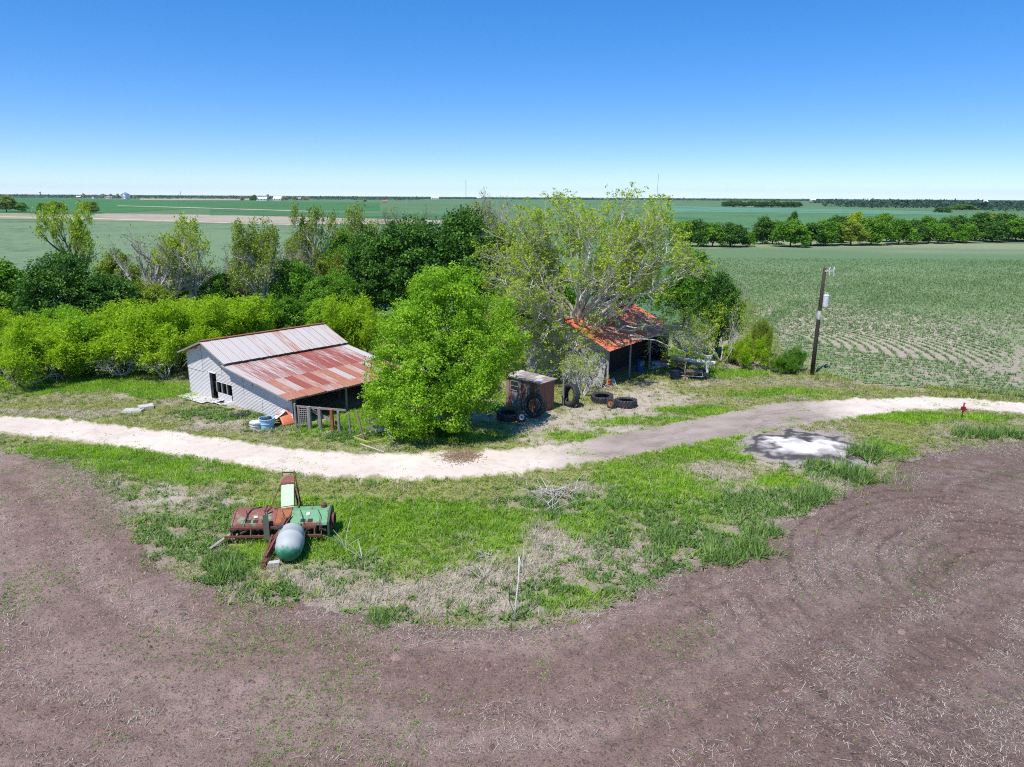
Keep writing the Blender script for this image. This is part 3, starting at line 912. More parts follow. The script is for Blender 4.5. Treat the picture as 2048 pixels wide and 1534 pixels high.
def grow(r, p, d, L, rad, lev, S, out, tips):
    k = S['seg'][lev]
    pts, rs = [p], [rad]
    dirs = []
    end = rad * S['taper'][lev]
    for i in range(k):
        d = unit(d + r.normal(0, S['wob'][lev], 3) + np.array([0, 0, S['up'][lev]]))
        p = p + d * (L / k)
        pts.append(p)
        dirs.append(d)
        rs.append(rad + (end - rad) * (i + 1) / k)
    out.append((np.array(pts), np.array(rs), S['sides'][lev]))
    last = len(S['seg']) - 1
    if lev >= S.get('tiplev', last):
        tips.append((p, d))
        if lev == last:
            for q in range(1, k):
                if r.random() < S.get('side_leaf', 0.4):
                    tips.append((pts[q + 1], dirs[q]))
    if lev == last:
        return
    n = S['kids'][lev]
    n = int(n * r.uniform(0.8, 1.25) + 0.5)
    ph = r.uniform(0, 6.28)
    for c in range(n):
        t = S['start'][lev] + (1 - S['start'][lev]) * (c + r.uniform(0.1, 0.9)) / n
        f = t * k
        i = min(int(f), k - 1)
        q = pts[i] + (pts[i + 1] - pts[i]) * (f - i)
        dd = dirs[i]
        ph += 2.4 + r.normal(0, 0.35)
        o = np.cross(dd, [0, 0, 1.0]) if abs(dd[2]) < 0.95 else np.array([1.0, 0, 0])
        o = unit(o)
        o2 = np.cross(dd, o)
        an = S['ang'][lev] * r.uniform(0.7, 1.25)
        cd = dd * math.cos(an) + (o * math.cos(ph) + o2 * math.sin(ph)) * math.sin(an)
        rr = (rs[i] + (rs[i + 1] - rs[i]) * (f - i)) * S['rr'][lev]
        grow(r, q, cd, L * S['lr'][lev] * r.uniform(0.7, 1.2) * (1.15 - 0.45 * t), rr, lev + 1, S, out, tips)


def leaves(P, Nrm, D, L, W, r, tint):
    """rhombic leaves with a fold, one quad each"""
    n = len(P)
    Nrm = unit(Nrm)
    D = unit(D - Nrm * np.sum(D * Nrm, -1, keepdims=True))
    S = np.cross(Nrm, D)
    L = np.broadcast_to(L, (n,))[:, None] * r.uniform(0.7, 1.3, (n, 1))
    W = np.broadcast_to(W, (n,))[:, None] * r.uniform(0.7, 1.3, (n, 1))
    a = P
    b = P + D * L * 0.45 + S * W * 0.5 + Nrm * W * 0.15
    c = P + D * L
    e = P + D * L * 0.45 - S * W * 0.5 + Nrm * W * 0.15
    V = np.stack([a, b, c, e], 1).reshape(-1, 3)
    F = np.arange(4 * n).reshape(-1, 4)
    return V, F, np.repeat(np.clip(tint, 0, 1), 4)


def tuft_leaves(tips, n, L, W, r, spread=0.08, droop=0.2, tint0=0.5):
    P = np.array([t[0] for t in tips])
    D = np.array([t[1] for t in tips])
    m = len(P)
    ti = np.repeat(tint0 + r.normal(0, 0.18, m), n)
    P = np.repeat(P, n, 0) + r.normal(0, spread, (m * n, 3))
    D = np.repeat(D, n, 0) * 0.5 + r.normal(0, 0.8, (m * n, 3)) - np.array([0, 0, droop])
    Nn = r.normal(0, 0.7, (m * n, 3)) + np.array([0, 0, 0.9])
    return leaves(P, Nn, D, L, W, r, ti + r.normal(0, 0.14, m * n))


def crown(lobes, npuff, nleaf, puff, L, W, r, droop=0.25, gap=0.0, wild=0.7, zmin=0.2, fringe=0.0, sd=0.16):
    """leaf clumps set over the lobes of a crown; lobes: (cx,cy,cz,rx,ry,rz)"""
    PP, NN = [], []
    Lb = np.array(lobes)
    vol = (Lb[:, 3] * Lb[:, 4] * Lb[:, 5]) ** (2 / 3)
    cnt = (vol / vol.sum() * npuff).astype(int) + 1
    for lb, c in zip(Lb, cnt):
        d = unit(r.normal(0, 1, (c, 3)) + np.array([0, 0, 0.25]))
        rad = r.uniform(0.62, 1.05, (c, 1))
        if fringe:
            rad = rad + (r.uniform(0, 1, (c, 1)) < 0.18) * r.uniform(0, fringe, (c, 1))
        PP.append(lb[:3] + d * lb[3:] * rad)
        NN.append(unit(d / lb[3:]))
    P, Nn = np.concatenate(PP), np.concatenate(NN)
    # drop clumps buried deep inside other lobes
    deep = np.zeros(len(P))
    for lb in Lb:
        deep = np.maximum(deep, 1 - np.linalg.norm((P - lb[:3]) / lb[3:], axis=1))
    k = (deep < 0.42) & (P[:, 2] > zmin)
    if gap:
        k &= r.uniform(0, 1, len(P)) > gap
    P, Nn = P[k], Nn[k]
    m = len(P)
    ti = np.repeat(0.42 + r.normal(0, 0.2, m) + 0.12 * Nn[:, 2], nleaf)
    ps = puff * r.uniform(0.6, 1.35, (m, 1))
    off = unit(r.normal(0, 1, (m * nleaf, 3))) * r.uniform(0.2, 1, (m * nleaf, 1)) ** 0.5 * np.repeat(ps, nleaf, 0) * np.array([1, 1, 0.75])
    Q = np.repeat(P, nleaf, 0) + off
    Q[:, 2] = np.maximum(Q[:, 2], 0.12)
    nn = unit(off) * 0.55 + np.repeat(Nn, nleaf, 0) * 0.45 + np.array([0, 0, 0.45]) + r.normal(0, wild * 0.6, (m * nleaf, 3))
    dd = unit(off) * 0.6 + r.normal(0, 0.7, (m * nleaf, 3)) - np.array([0, 0, droop])
    return leaves(Q, nn, dd, L, W, r, ti + r.normal(0, sd, m * nleaf))


def limbs_for(lobes, h0, r, rad=0.22, stems=1, lean=(0, 0), nmore=2):
    out = []
    for s in range(stems):
        b = np.array([r.normal(0, 0.25 * (stems > 1)), r.normal(0, 0.25 * (stems > 1)), -0.1])
        f = np.array([lean[0] + r.normal(0, 0.3), lean[1] + r.normal(0, 0.3), h0 * r.uniform(0.8, 1.2)])
        pts = np.linspace(b, f, 5) + r.normal(0, 0.05, (5, 3))
        pts[0] = b
        out.append((pts, np.linspace(rad, rad * 0.7, 5), 7))
        for lb in lobes[s::stems]:
            for q in range(nmore):
                tgt = np.array(lb[:3]) + unit(r.normal(0, 1, 3)) * np.array(lb[3:]) * 0.75
                t = np.linspace(0, 1, 6)[:, None]
                p = pts[-1] * (1 - t) + tgt * t + np.array([0, 0, 0.25]) * np.sin(t * np.pi) + r.normal(0, 0.10, (6, 3)) * np.sin(t * np.pi)
                out.append((p, np.linspace(rad * 0.5, rad * 0.06, 6), 5))
    return out


def tree_meshes(name, branches, lf):
    tv, tf = tubes(branches, 6)
    a = mkmesh(name + '_trunk', tv, tf, None, True)
    b = mkmesh(name + '_crown', lf[0], lf[1], {'tint': lf[2]})
    return a, b


def place_tree(name, meshes, mats, loc, rz, scale, label, cat='tree', group=None):
    e = empty(name, (loc[0], loc[1], 0), rz, label, cat, group)
    e.scale = scale
    link('trunk', meshes[0], M[mats[0]], e)
    link('crown', meshes[1], M[mats[1]], e)
    return e


def ball_lobes(r, n, w, h, z0=0.25, flat=1.0):
    """lobes filling a rounded crown of width w and height h"""
    L = [(0, 0, h * 0.58, w * 0.30, w * 0.30, h * 0.36)]
    for i in range(n):
        a = i * 2.4 + r.uniform(-0.4, 0.4)
        q = math.sqrt((i + 0.6) / n)
        z = h * (z0 + (0.92 - z0) * (1 - q ** 1.6) * r.uniform(0.75, 1.0) + 0.05)
        s = w * r.uniform(0.15, 0.23)
        L.append((math.cos(a) * q * w * 0.33, math.sin(a) * q * w * 0.33, z, s, s, s * 0.85 * flat))
    return L


# --- the big half-bare tree in the yard
r1 = np.random.default_rng(101)
BIG = dict(seg=[5, 8, 7, 6, 4, 3], taper=[0.8, 0.30, 0.28, 0.28, 0.35, 0.4], wob=[0.10, 0.15, 0.19, 0.22, 0.25, 0.3], up=[0.05, 0.02, 0.03, 0.05, 0.08, 0.1],
           sides=[10, 8, 6, 4, 3, 3], kids=[7, 8, 8, 5, 2.2], start=[0.45, 0.2, 0.2, 0.2, 0.3], ang=[0.75, 0.72, 0.75, 0.75, 0.7], lr=[2.25, 0.52, 0.50, 0.48, 0.6], rr=[0.62, 0.5, 0.48, 0.5, 0.6], side_leaf=0.22)
br, tips = [], []
S_ = dict(seg=[0, 0, 6, 5, 4], taper=[1, 1, 0.4, 0.5, 0.6], wob=[0, 0, 0.20, 0.24, 0.26], up=[0, 0, 0.06, 0.10, 0.20],
          sides=[9, 7, 5, 4, 3], kids=[0, 0, 8, 5], start=[0, 0, 0.12, 0.15], ang=[0, 0, 0.75, 0.75], lr=[0, 0, 0.50, 0.52], rr=[0, 0, 0.5, 0.6], side_leaf=0.5)
tk_ = np.array([(0, 0, -0.1), (0.15, 0, 1.0), (0.45, 0.05, 2.1), (0.8, 0.05, 3.3), (1.0, 0.1, 4.6), (1.15, 0.1, 6.2)])
br.append((tk_, np.array([0.46, 0.40, 0.37, 0.33, 0.25, 0.14]), 12))
ctr, rad_ = np.array([2.3, 0.0, 7.9]), np.array([8.6, 6.4, 6.6])
ang_ = [(0.05, 0.16), (-0.62, 0.30), (2.75, 0.02), (3.5, 0.05), (-1.5, 0.30), (0.35, 0.42), (1.2, 0.35), (2.3, 0.5), (3.3, 0.45), (-0.9, 0.5), (-1.7, 0.6), (-2.4, 0.25), (0.0, 0.6), (1.6, 0.9), (2.9, 0.85), (-0.8, 0.9), (-2.0, 1.0), (0.6, 1.2), (3.6, 1.2), (-2.2, -0.3), (2.9, -0.3), (3.9, 0.1), (-0.5, 1.3), (2.5, 1.25), (-2.9, 0.75), (0.3, 0.85), (0.15, 0.95), (-0.2, 0.75), (3.1, 0.65), (2.8, 0.7), (0.0, 1.05), (3.14, 1.0)]
low_ = [(-1.5, -2.5, 1.7), (-2.6, -1.5, 2.4), (0.2, -3.0, 1.9), (1.2, -2.6, 2.3), (-0.6, -3.4, 3.0), (9.2, -1.8, 2.6), (10.5, 0.0, 3.2), (11.5, 1.2, 3.0), (-4.0, 0.5, 3.4), (9.5, -1.0, 4.6)]
for j, (az, el) in enumerate(ang_ + [(None, -1.0)] * len(low_)):
    if az is None:
        tgt = np.array(low_[j - len(ang_)])
    else:
        d_ = np.array([math.cos(az) * math.cos(el), math.sin(az) * math.cos(el), math.sin(el)])
        tgt = ctr + d_ * rad_ * r1.uniform(0.86, 1.0)
    q0 = 2.9 if el < 0.3 else (3.4 if el < 0.9 else 5.0)
    b0 = np.array([np.interp(q0 + r1.uniform(-.5, .5), tk_[:, 2], tk_[:, k]) for k in range(3)])
    t = np.linspace(0, 1, 10)[:, None]
    mid = b0 * 0.5 + tgt * 0.5 + np.array([0, 0, 1.2 if el < 0.3 else 0.4]) + r1.normal(0, 0.5, 3)
    p = b0 * (1 - t) ** 2 + mid * 2 * t * (1 - t) + tgt * t ** 2 + r1.normal(0, 0.16, (10, 3)) * np.sin(t * np.pi)
    rr_ = np.linspace(0.20 if el < 0.9 else 0.14, 0.03, 10)
    if az is None:
        rr_ = rr_ * 0.6
    br.append((p, rr_, 7))
    for c in range(15):
        f = 2.0 + 7.0 * (c + r1.uniform(0, 0.9)) / 15
        i = min(int(f), 8)
        q = p[i] + (p[i + 1] - p[i]) * (f - i)
        dd = unit(p[i + 1] - p[i])
        cd = unit(dd * 0.7 + r1.normal(0, 0.75, 3) + np.array([0, 0, 0.12]))
        if (q[2] < 6.4 and 0.8 < q[0] < 7.5 and r1.random() < 0.85) or r1.random() < (0.72 if i < 5 else 0.18):
            continue
        grow(r1, q, cd, r1.uniform(1.7, 3.2), rr_[i] * 0.55, 2, S_, br, tips)
zz = np.array([t[0][2] for t in tips])
hmax = zz.max()
tips = [t for t in tips if t[0][2] > 0.9]
tips_l = [t for t in tips if r1.random() < (0.27 if t[0][2] > 5 else 0.16)]
lf = tuft_leaves(tips_l, 6, 0.19, 0.10, r1, 0.07, 0.15, 0.5)
bm_ = tree_meshes('big_tree', br, lf)
s_ = 15.2 / hmax
BT = (4.19,55.48)
place_tree('shade_tree', bm_, ('bark_pale', 'leaf_bud'), BT, 0.0, (1.0, 1.0, s_), 'tall spreading half bare tree with yellow green buds towering over the red roofed workshop')
print('big tree', len(br), len(tips), hmax, len(lf[0]) // 4)

# --- dense lime green tree between barn and shed
r2 = np.random.default_rng(5)
HL = [(0.0, 0.3, 6.6, 2.3, 2.2, 2.6), (-1.9, 0, 4.6, 2.4, 2.2, 2.3), (1.9, 0.3, 4.9, 2.5, 2.3, 2.3), (0.2, -1.4, 4.0, 2.8, 2.0, 2.2), (-2.9, -0.6, 2.7, 1.9, 1.9, 1.5), (-1.4, -2.0, 2.4, 2.0, 1.7, 1.5),
      (2.9, 0.6, 5.0, 1.7, 1.7, 1.6), (1.4, -1.7, 3.0, 1.9, 1.6, 1.6), (0.9, 0.6, 8.1, 1.3, 1.3, 1.2), (-0.7, 0.2, 8.3, 1.2, 1.2, 1.1), (-0.6, 1.2, 5.5, 2.6, 2.4, 2.6), (-2.3, 0.8, 6.0, 1.5, 1.5, 1.4), (2.5, 0.9, 6.4, 1.6, 1.6, 1.4),
      (-3.5, -0.9, 1.7, 1.2, 1.2, 0.9), (-2.0, -2.7, 1.5, 1.4, 1.2, 0.9), (0.2, -2.5, 1.9, 1.4, 1.1, 1.1), (1.7, 0.2, 3.0, 1.3, 1.3, 1.0)]
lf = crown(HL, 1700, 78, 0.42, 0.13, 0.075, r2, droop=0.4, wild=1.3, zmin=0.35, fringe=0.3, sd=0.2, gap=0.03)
lb = limbs_for(HL, 1.8, r2, 0.28, 3, nmore=3)
place_tree('leafy_tree', tree_meshes('leafy_tree', lb, lf), ('bark', 'leaf_lime'), (-4.01,41.48), 0.0, (1.02, 1.02, 1.05), 'dense bright lime green tree hanging low between the barn and the wooden shed')

# --- feathery yellow-green mesquite thicket
MQ = []
for s in range(6):
    r = np.random.default_rng(300 + s)
    S = dict(seg=[5, 5, 4, 3], taper=[0.5, 0.35, 0.35, 0.4], wob=[0.20, 0.24, 0.28, 0.3], up=[0.03, 0.03, 0.03, 0.0], sides=[7, 5, 4, 3],
             kids=[6, 6, 5], start=[0.3, 0.2, 0.15], ang=[0.7, 0.75, 0.8], lr=[0.62, 0.55, 0.5], rr=[0.6, 0.5, 0.5], side_leaf=0.9, tiplev=2)
    br, tips = [], []
    ns = 5 + s % 3
    for q in range(ns):
        a = q * 6.28 / ns + r.uniform(-.4, .4)
        tl_ = r.uniform(0.25, 0.95)
        grow(r, np.array([0.2 * math.cos(a), 0.2 * math.sin(a), -0.1]), unit(np.array([math.cos(a) * tl_, math.sin(a) * tl_, 1.0])), r.uniform(2.6, 3.8), 0.10, 0, S, br, tips)
    br = [(np.maximum(p, np.array([-99, -99, 0.05])) if i_ else p, rd, n) for i_, (p, rd, n) in enumerate(br)]
    tips = [t for t in tips if t[0][2] > 0.5 + 0.9 * r.random()]
    keep_ = [t for t in tips if r.random() < 0.9]
    lf = tuft_leaves(keep_, 10, 0.25, 0.06, r, 0.17, 0.55, 0.45)
    hm, wm_ = max(t[0][2] for t in tips), 2 * np.percentile([math.hypot(t[0][0], t[0][1]) for t in tips], 93)
    MQ.append(tree_meshes('mesquite%d' % s, br, lf) + (hm, wm_))
    print('mesq', len(br), len(tips), hm, wm_)
lf = tuft_leaves([t for t in keep_ if r.random() < 0.10], 3, 0.2, 0.09, r, 0.1, 0.2, 0.5)
MQT = mkmesh('brush_leaves', lf[0], lf[1], {'tint': lf[2]})
mq = [(-37.97,52.29,4.85,7.22, 'yellow green mesquite at the left edge of the photo, front of the thicket'),
      (-35.52,53.89,4.13,5.85, 'second mesquite from the left with dark forked stems above the lawn'),
      (-33.24,55.91,4.75,6.80, 'feathery mesquite left of the fallen dead limbs in the thicket'),
      (-30.08,56.32,5.34,7.20, 'broad bright mesquite above the bare soil patch on the lawn'),
      (-27.27,55.88,5.74,6.00, 'mesquite with twisted dark trunks standing next to the barn gable'),
      (-26.52,62.05,5.47,7.65, 'tall yellow green mesquite directly behind the left end of the barn roof'),
      (-24.18,64.67,4.85,5.98, 'mesquite behind the middle of the barn ridge'),
      (-41.85,60.04,4.46,6.45, 'mesquite in the second row at the far left of the thicket'),
      (-44.10,56.32,5.34,7.60, 'mesquite cut off by the left border of the photo'),
      (-13.07,59.83,5.76,5.16, 'golden green mesquite between the barn roof and the lime green tree'),
      (-38.50,61.73,4.48,5.72, 'mesquite below the darkest oak on the left'),
      (-30.02,64.51,4.75,5.52, 'mesquite behind the barn gable peak')]
for i, (x, y, h, w, lab) in enumerate(mq):
    mm = MQ[i % 6]
    place_tree('mesquite_tree', mm, ('bark', ('leaf_mesq', 'leaf_mesq', 'leaf_mesq', 'leaf_lime')[(i * 5 + 1) % 4]), (x, y), i * 1.3, (w / mm[3] * 1.1, w / mm[3] * 1.1, h / mm[2]), lab, group='mesquites of the thicket behind the barn')

# --- dark dense trees
DK = []
for s in range(3):
    r = np.random.default_rng(400 + s)
    lob = ball_lobes(r, 11, 8.0, 8.0, 0.28)
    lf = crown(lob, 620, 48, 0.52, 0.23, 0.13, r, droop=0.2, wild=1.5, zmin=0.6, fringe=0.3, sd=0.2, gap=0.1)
    DK.append(tree_meshes('dark%d' % s, limbs_for(lob, 1.8, r, 0.26, 2, nmore=3), lf))
dk = [(-42.15,65.52,8.65,8.74, 'leaf_dark', 'dark green live oak left of the bare trees, above the mesquites'),
      (-38.24,66.56,7.12,7.52, 'leaf_dark', 'second dark live oak, right of the darkest crown on the left'),
      (-47.86,66.28,8.24,7.99, 'leaf_mid', 'mid green tree at the left border behind the mesquites'),
      (-51.59,66.18,8.91,7.82, 'leaf_mid', 'mid green tree cut off by the left border above the mesquites'),
      (-35.90,70.10,5.80,5.39, 'leaf_olive', 'olive green leafy tree under the leaning bare tree'),
      (-48.74,71.29,6.34,6.50, 'leaf_mid', 'light green bush between the left border and the darkest oak'),
      (-10.60,78.38,11.55,11.76, 'leaf_dark', 'broad dark live oak at the middle of the grove behind the lime tree'),
      (-15.30,76.66,10.34,8.25, 'leaf_dark', 'dark oak at the left of the central dark grove'),
      (-5.81,81.85,12.56,11.02, 'leaf_dark', 'tall dark oak at the right of the central dark grove beside the half bare tree'),
      (-22.08,72.67,7.61,7.28, 'leaf_mid', 'bright green leafy tree behind the barn ridge, left of the dark grove'),
      (-18.20,70.63,6.83,6.50, 'leaf_mid', 'green bushy tree behind the far end of the barn ridge'),
      (-21.41,67.05,4.59,5.76, 'leaf_mid', 'low green bush just above the barn ridge'),
      (-18.06,67.14,4.35,5.28, 'leaf_lime', 'low bright bush above the right end of the barn ridge'),
      (-5.55,98.32,12.93,8.97, 'leaf_olive', 'pale olive crown rising behind the tall dark oak'),
      (18.40,63.26,7.56,5.06, 'leaf_dark', 'dark green bush behind bare twigs right of the workshop'),
      (18.80,76.26,8.58,6.60, 'leaf_mid', 'green tree right behind the half bare tree'),
      (3.19,67.76,9.11,7.84, 'leaf_mid', 'green tree screened by the left branches of the half bare tree'),
      (-0.21,65.34,6.55,5.17, 'leaf_mid', 'green bush between the lime tree and the workshop'),
      (12.04,82.47,9.22,8.85, 'leaf_mid', 'green tree screened by the upper branches of the half bare tree'),
      (-55.18,73.88,7.31,6.24, 'leaf_mid', 'green tree top at the left border above the mid green tree'),
      (-42.73,77.31,8.15,5.94, 'leaf_olive', 'olive leafy tree behind the dark live oaks on the left'),
      (-39.06,80.70,6.82,6.27, 'leaf_olive', 'olive tree at the foot of the tall budding tree'),
      (-32.38,77.65,6.05,5.94, 'leaf_mid', 'green tree behind the crooked bare tree'),
      (-29.12,81.05,9.61,6.27, 'leaf_olive', 'olive tree left of the thick dark trunk'),
      (-24.39,84.78,9.45,6.60, 'leaf_olive', 'olive tree under the slender tree with a leafy knob'),
      (-20.63,86.81,10.53,6.10, 'leaf_mid', 'green tree between the slender tree and the dark grove'),
      (-1.44,82.00,10.83,6.96, 'leaf_olive', 'olive tree left of the half bare tree crown'),
      (-26.65,66.90,3.86,4.70, 'leaf_mid', 'green bush at the left part of the barn ridge'),
      (-13.63,81.58,9.68,6.27, 'leaf_mid', 'lighter green tree inside the dark central grove')]
for i, (x, y, h, w, mt, lab) in enumerate(dk):
    place_tree('leafy_tree' if mt != 'leaf_dark' else 'oak_tree', (DK[i % 3][0], DK[i % 3][1]), ('bark_dark', mt), (x, y), i * 1.7, (w / 7.4, w / 7.4, h / 8.3), lab)

# --- semi-bare trees of the grove
SB = []
for s in range(5):
    r = np.random.default_rng(500 + s)
    S = dict(seg=[6, 6, 5, 4, 3], taper=[0.6, 0.4, 0.4, 0.5, 0.6], wob=[0.12, 0.19, 0.22, 0.24, 0.28], up=[0.04, 0.07, 0.07, 0.08, 0.1],
             sides=[8, 6, 4, 3, 3], kids=[8, 7, 7, 4], start=[0.3, 0.2, 0.15, 0.2], ang=[0.6, 0.6, 0.65, 0.7], lr=[0.78, 0.52, 0.52, 0.55], rr=[0.55, 0.5, 0.5, 0.6], side_leaf=0.35)
    br, tips = [], []
    for q in range(1 + (s % 2)):
        grow(r, np.array([0.3 * q, 0.2 * q, -0.1]), unit(np.array([(-0.25, 0.2, -0.1, 0.3, 0.05)[s] + 0.35 * q, 0.1, 1.0])), 4.6, 0.26, 0, S, br, tips)
    hm = max(t[0][2] for t in tips)
    lf_full = tuft_leaves([t for t in tips if r.random() < 0.5 * min(1, t[0][2] / 6)], 5, 0.20, 0.10, r, 0.12, 0.2, 0.5)
    lf_thin = tuft_leaves([t for t in tips if r.random() < 0.10], 3, 0.15, 0.07, r, 0.08, 0.2, 0.4)
    a, b = tree_meshes('semi%d' % s, br, lf_full)
    b2 = mkmesh('semi_thin%d' % s, lf_thin[0], lf_thin[1], {'tint': lf_thin[2]})
    SB.append((a, b, b2, hm))
sb = [(-46.95,77.17,13.23,5.94, 0, 'full', 'leaf_bud', 'tall yellow green tree rising out of the oaks at upper left'),
      (-38.54,74.42,11.41,8.84, 1, 'thin', 'leaf_olive', 'grey bare tree leaning left over the field at upper left'),
      (-33.65,76.06,12.20,6.89, 2, 'full', 'leaf_bud', 'tall budding tree with leafy top right of the leaning bare tree'),
      (-37.29,77.49,8.17,6.48, 4, 'thin', 'leaf_olive', 'small bare tree between the leaning tree and the budding one'),
      (-29.36,76.20,9.86,7.02, 3, 'thin', 'leaf_olive', 'bare grey tree with crooked limbs above the barn ridge'),
      (-24.81,71.49,11.96,7.14, 4, 'full', 'leaf_olive', 'tree with thick dark trunk and thin olive leaves above the barn'),
      (-22.26,81.28,13.02,5.70, 0, 'full', 'leaf_olive', 'slender tree with a leafy top knob left of the dark grove'),
      (-19.71,88.83,13.30,6.93, 2, 'full', 'leaf_olive', 'tree with grey fan of branches at the left of the dark grove top'),
      (-13.82,103.11,13.38,8.64, 1, 'thin', 'leaf_olive', 'bare grey fan shaped tree above the middle of the dark grove'),
      (-1.18,98.50,15.16,7.59, 3, 'thin', 'leaf_olive', 'thin dark bare tree poking above the horizon left of the half bare tree'),
      (-33.39,80.90,6.83,6.84, 0, 'thin', 'leaf_olive', 'small bare tree left of the thick dark trunk'),
      (-25.12,81.18,9.63,6.27, 1, 'thin', 'leaf_olive', 'grey twiggy tree behind the bright green leafy tree'),
      (-19.39,81.38,7.99,6.27, 3, 'full', 'leaf_olive', 'olive budding tree at the left foot of the dark grove'),
      (-1.31,122.82,14.64,7.83, 2, 'thin', 'leaf_olive', 'second thin bare tree left of the half bare tree on the skyline')]
for i, (x, y, h, w, v, kind, mt, lab) in enumerate(sb):
    a, b, b2, hm = SB[v]
    src = b if kind == 'full' else b2
    place_tree('bare_tree' if kind == 'thin' else 'budding_tree', (a, src), ('bark_pale' if i % 4 else 'bark', mt), (x, y), 0.4 * i if i > 2 else 0.0, (min(w / 6.5, h / hm * 1.3), min(w / 6.5, h / hm * 1.3), h / hm), lab, group='thinly leaved trees of the grove')

# --- hedgerow trees across the right field, and lone far ones
HD = []
for s in range(5):
    r = np.random.default_rng(600 + s)
    lob = ball_lobes(r, 8, 9.0, 8.0, 0.2)
    lf = crown(lob, 260, 34, 0.8, 0.48, 0.30, r, droop=0.15, wild=1.4, zmin=0.3, fringe=0.3, sd=0.22)
    a, b = tree_meshes('hedge%d' % s, limbs_for(lob, 1.6, r, 0.22, 1, nmore=1), lf)
    HD.append((a, b))
def hedge_mesh(v, mt):
    return HD[v]
ordn = ['first', 'second', 'third', 'fourth', 'fifth', 'sixth', 'seventh', 'eighth', 'ninth', 'tenth', 'eleventh', 'twelfth', 'thirteenth', 'fourteenth', 'fifteenth', 'sixteenth', 'seventeenth', 'eighteenth', 'nineteenth', 'twentieth', '21st', '22nd', '23rd', '24th', '25th', '26th', '27th', '28th', '29th', '30th', '31st', '32nd', '33rd', '34th', '35th', '36th']
hd = [(49.69,213.25,7.49,9.06, 'leaf_mid'), (54.12,211.48,7.85,8.25, 'leaf_dark'), (58.03,209.70,6.53,8.20, 'leaf_mid'), (63.55,210.17,7.24,9.30, 'leaf_dark'), (69.18,212.77,4.47,4.56, 'leaf_mid'),
      (76.71,222.36,8.84,6.68, 'leaf_dark'), (80.04,222.66,7.36,7.20, 'leaf_mid'), (81.29,211.67,8.29,10.03, 'leaf_mid'), (90.44,235.93,9.20,4.39, 'leaf_dark'), (89.49,216.68,7.32,8.68, 'leaf_dark'),
      (94.83,219.37,7.85,8.85, 'leaf_mid'), (103.08,231.99,8.75,8.74, 'leaf_dark'), (102.74,220.06,6.99,9.48, 'leaf_olive'), (114.53,243.56,10.14,7.08, 'leaf_bud'), (110.59,223.03,8.72,9.98, 'leaf_mid'),
      (121.60,238.85,9.63,9.05, 'leaf_mid'), (120.62,226.26,8.09,9.18, 'leaf_mid'), (129.00,231.86,7.04,8.79, 'leaf_dark'), (141.82,248.98,8.54,8.37, 'leaf_mid'), (136.62,232.55,6.75,8.45, 'leaf_mid'),
      (146.62,241.19,9.08,10.21, 'leaf_dark'), (147.64,236.07,6.37,7.96, 'leaf_mid'), (158.24,247.74,8.99,10.19, 'leaf_dark'), (160.82,242.52,7.19,9.97, 'leaf_dark'), (172.39,254.84,9.58,11.28, 'leaf_dark'),
      (171.23,246.21,8.12,10.92, 'leaf_mid'), (181.21,249.94,9.41,12.28, 'leaf_dark'), (171.86,260.80,9.46,9.65, 'leaf_olive')]
names_ = {'leaf_mid': 'mid green', 'leaf_dark': 'dark green', 'leaf_olive': 'olive', 'leaf_bud': 'pale yellow'}
hd.sort(key=lambda q: q[0] / q[1])
for i, (x, y, h, w, mt) in enumerate(hd):
    e = place_tree('hedgerow_tree', hedge_mesh(i % 5, mt), ('bark_dark', mt), (x, y), i * 0.9, (w / 8.0, w / 8.0, h / 8.2), '%s tree, %s from the left in the hedgerow beyond the crop field' % (names_[mt], ordn[i]), group='hedgerow beyond the crop field')

fb = [(-386.40,557.07,11.45,16.15, 'leaf_olive', 'large olive bush at the left border on the far field margin'), (-376.69,559.68,7.43,9.75, 'leaf_mid', 'small green bush beside the olive one at the left border'),
      (-362.29,563.56,7.48,8.58, 'leaf_mid', 'green bush, left of the pair on the far field margin'), (-354.34,565.69,8.63,15.27, 'leaf_olive', 'olive bush, right of the pair on the far field margin'), (-314.49,542.28,8.64,13.61, 'leaf_olive', 'lone round olive bush above the tall yellow green tree'),
      (-312.32,1545.34,5.11,7.38, 'leaf_dark', 'tiny lone dark bush on the distant field'), (552.95,2600.43,10.29,30.39, 'far_leaf', 'tiny lone tree on the far right plain beside the half bare tree'),
      (429.48,730.62,5.82,15.26, 'leaf_dark', 'lone dark tree in the far teal field at right'), (572.75,932.05,7.41,31.40, 'leaf_mid', 'clump of green trees behind the far teal field at right'), (619.95,981.76,9.10,36.96, 'far_leaf', 'bluish tree right of the far green clump')]
for i, (x, y, h, w, mt, lab) in enumerate(fb):
    place_tree('far_tree', hedge_mesh((i + 2) % 5, mt), ('bark_dark', mt), (x, y), i, (w / 8.0, w / 8.0, h / 8.2), lab)
# far rows one can still count
for i in range(13):
    x, y, h, w = [(316.30,1086.98,8.63,15.08), (326.39,1090.93,9.38,15.19), (338.25,1095.57,8.70,17.02), (348.50,1099.58,8.00,13.71), (359.69,1103.96,9.49,15.55), (353.36,1053.42,9.06,14.81), (364.09,1057.44,9.10,14.94), (374.91,1061.48,9.83,15.03), (385.81,1065.56,9.17,16.84), (397.64,1069.99,9.20,15.28), (408.72,1074.14,9.24,15.39), (418.16,1077.67,8.56,13.78), (349.48,1152.54,8.39,16.18)][i]
    place_tree('far_tree', hedge_mesh(i % 5, 'leaf_dark'), ('bark_dark', 'leaf_dark'), (x, y), i, (w / 8.0, w / 8.0, h / 8.2), 'small dark tree, %s from the left in the far homestead row across the plain' % ordn[(0, 1, 3, 4, 5, 6, 7, 8, 9, 10, 11, 12, 2)[i]], group='far homestead trees on the right')
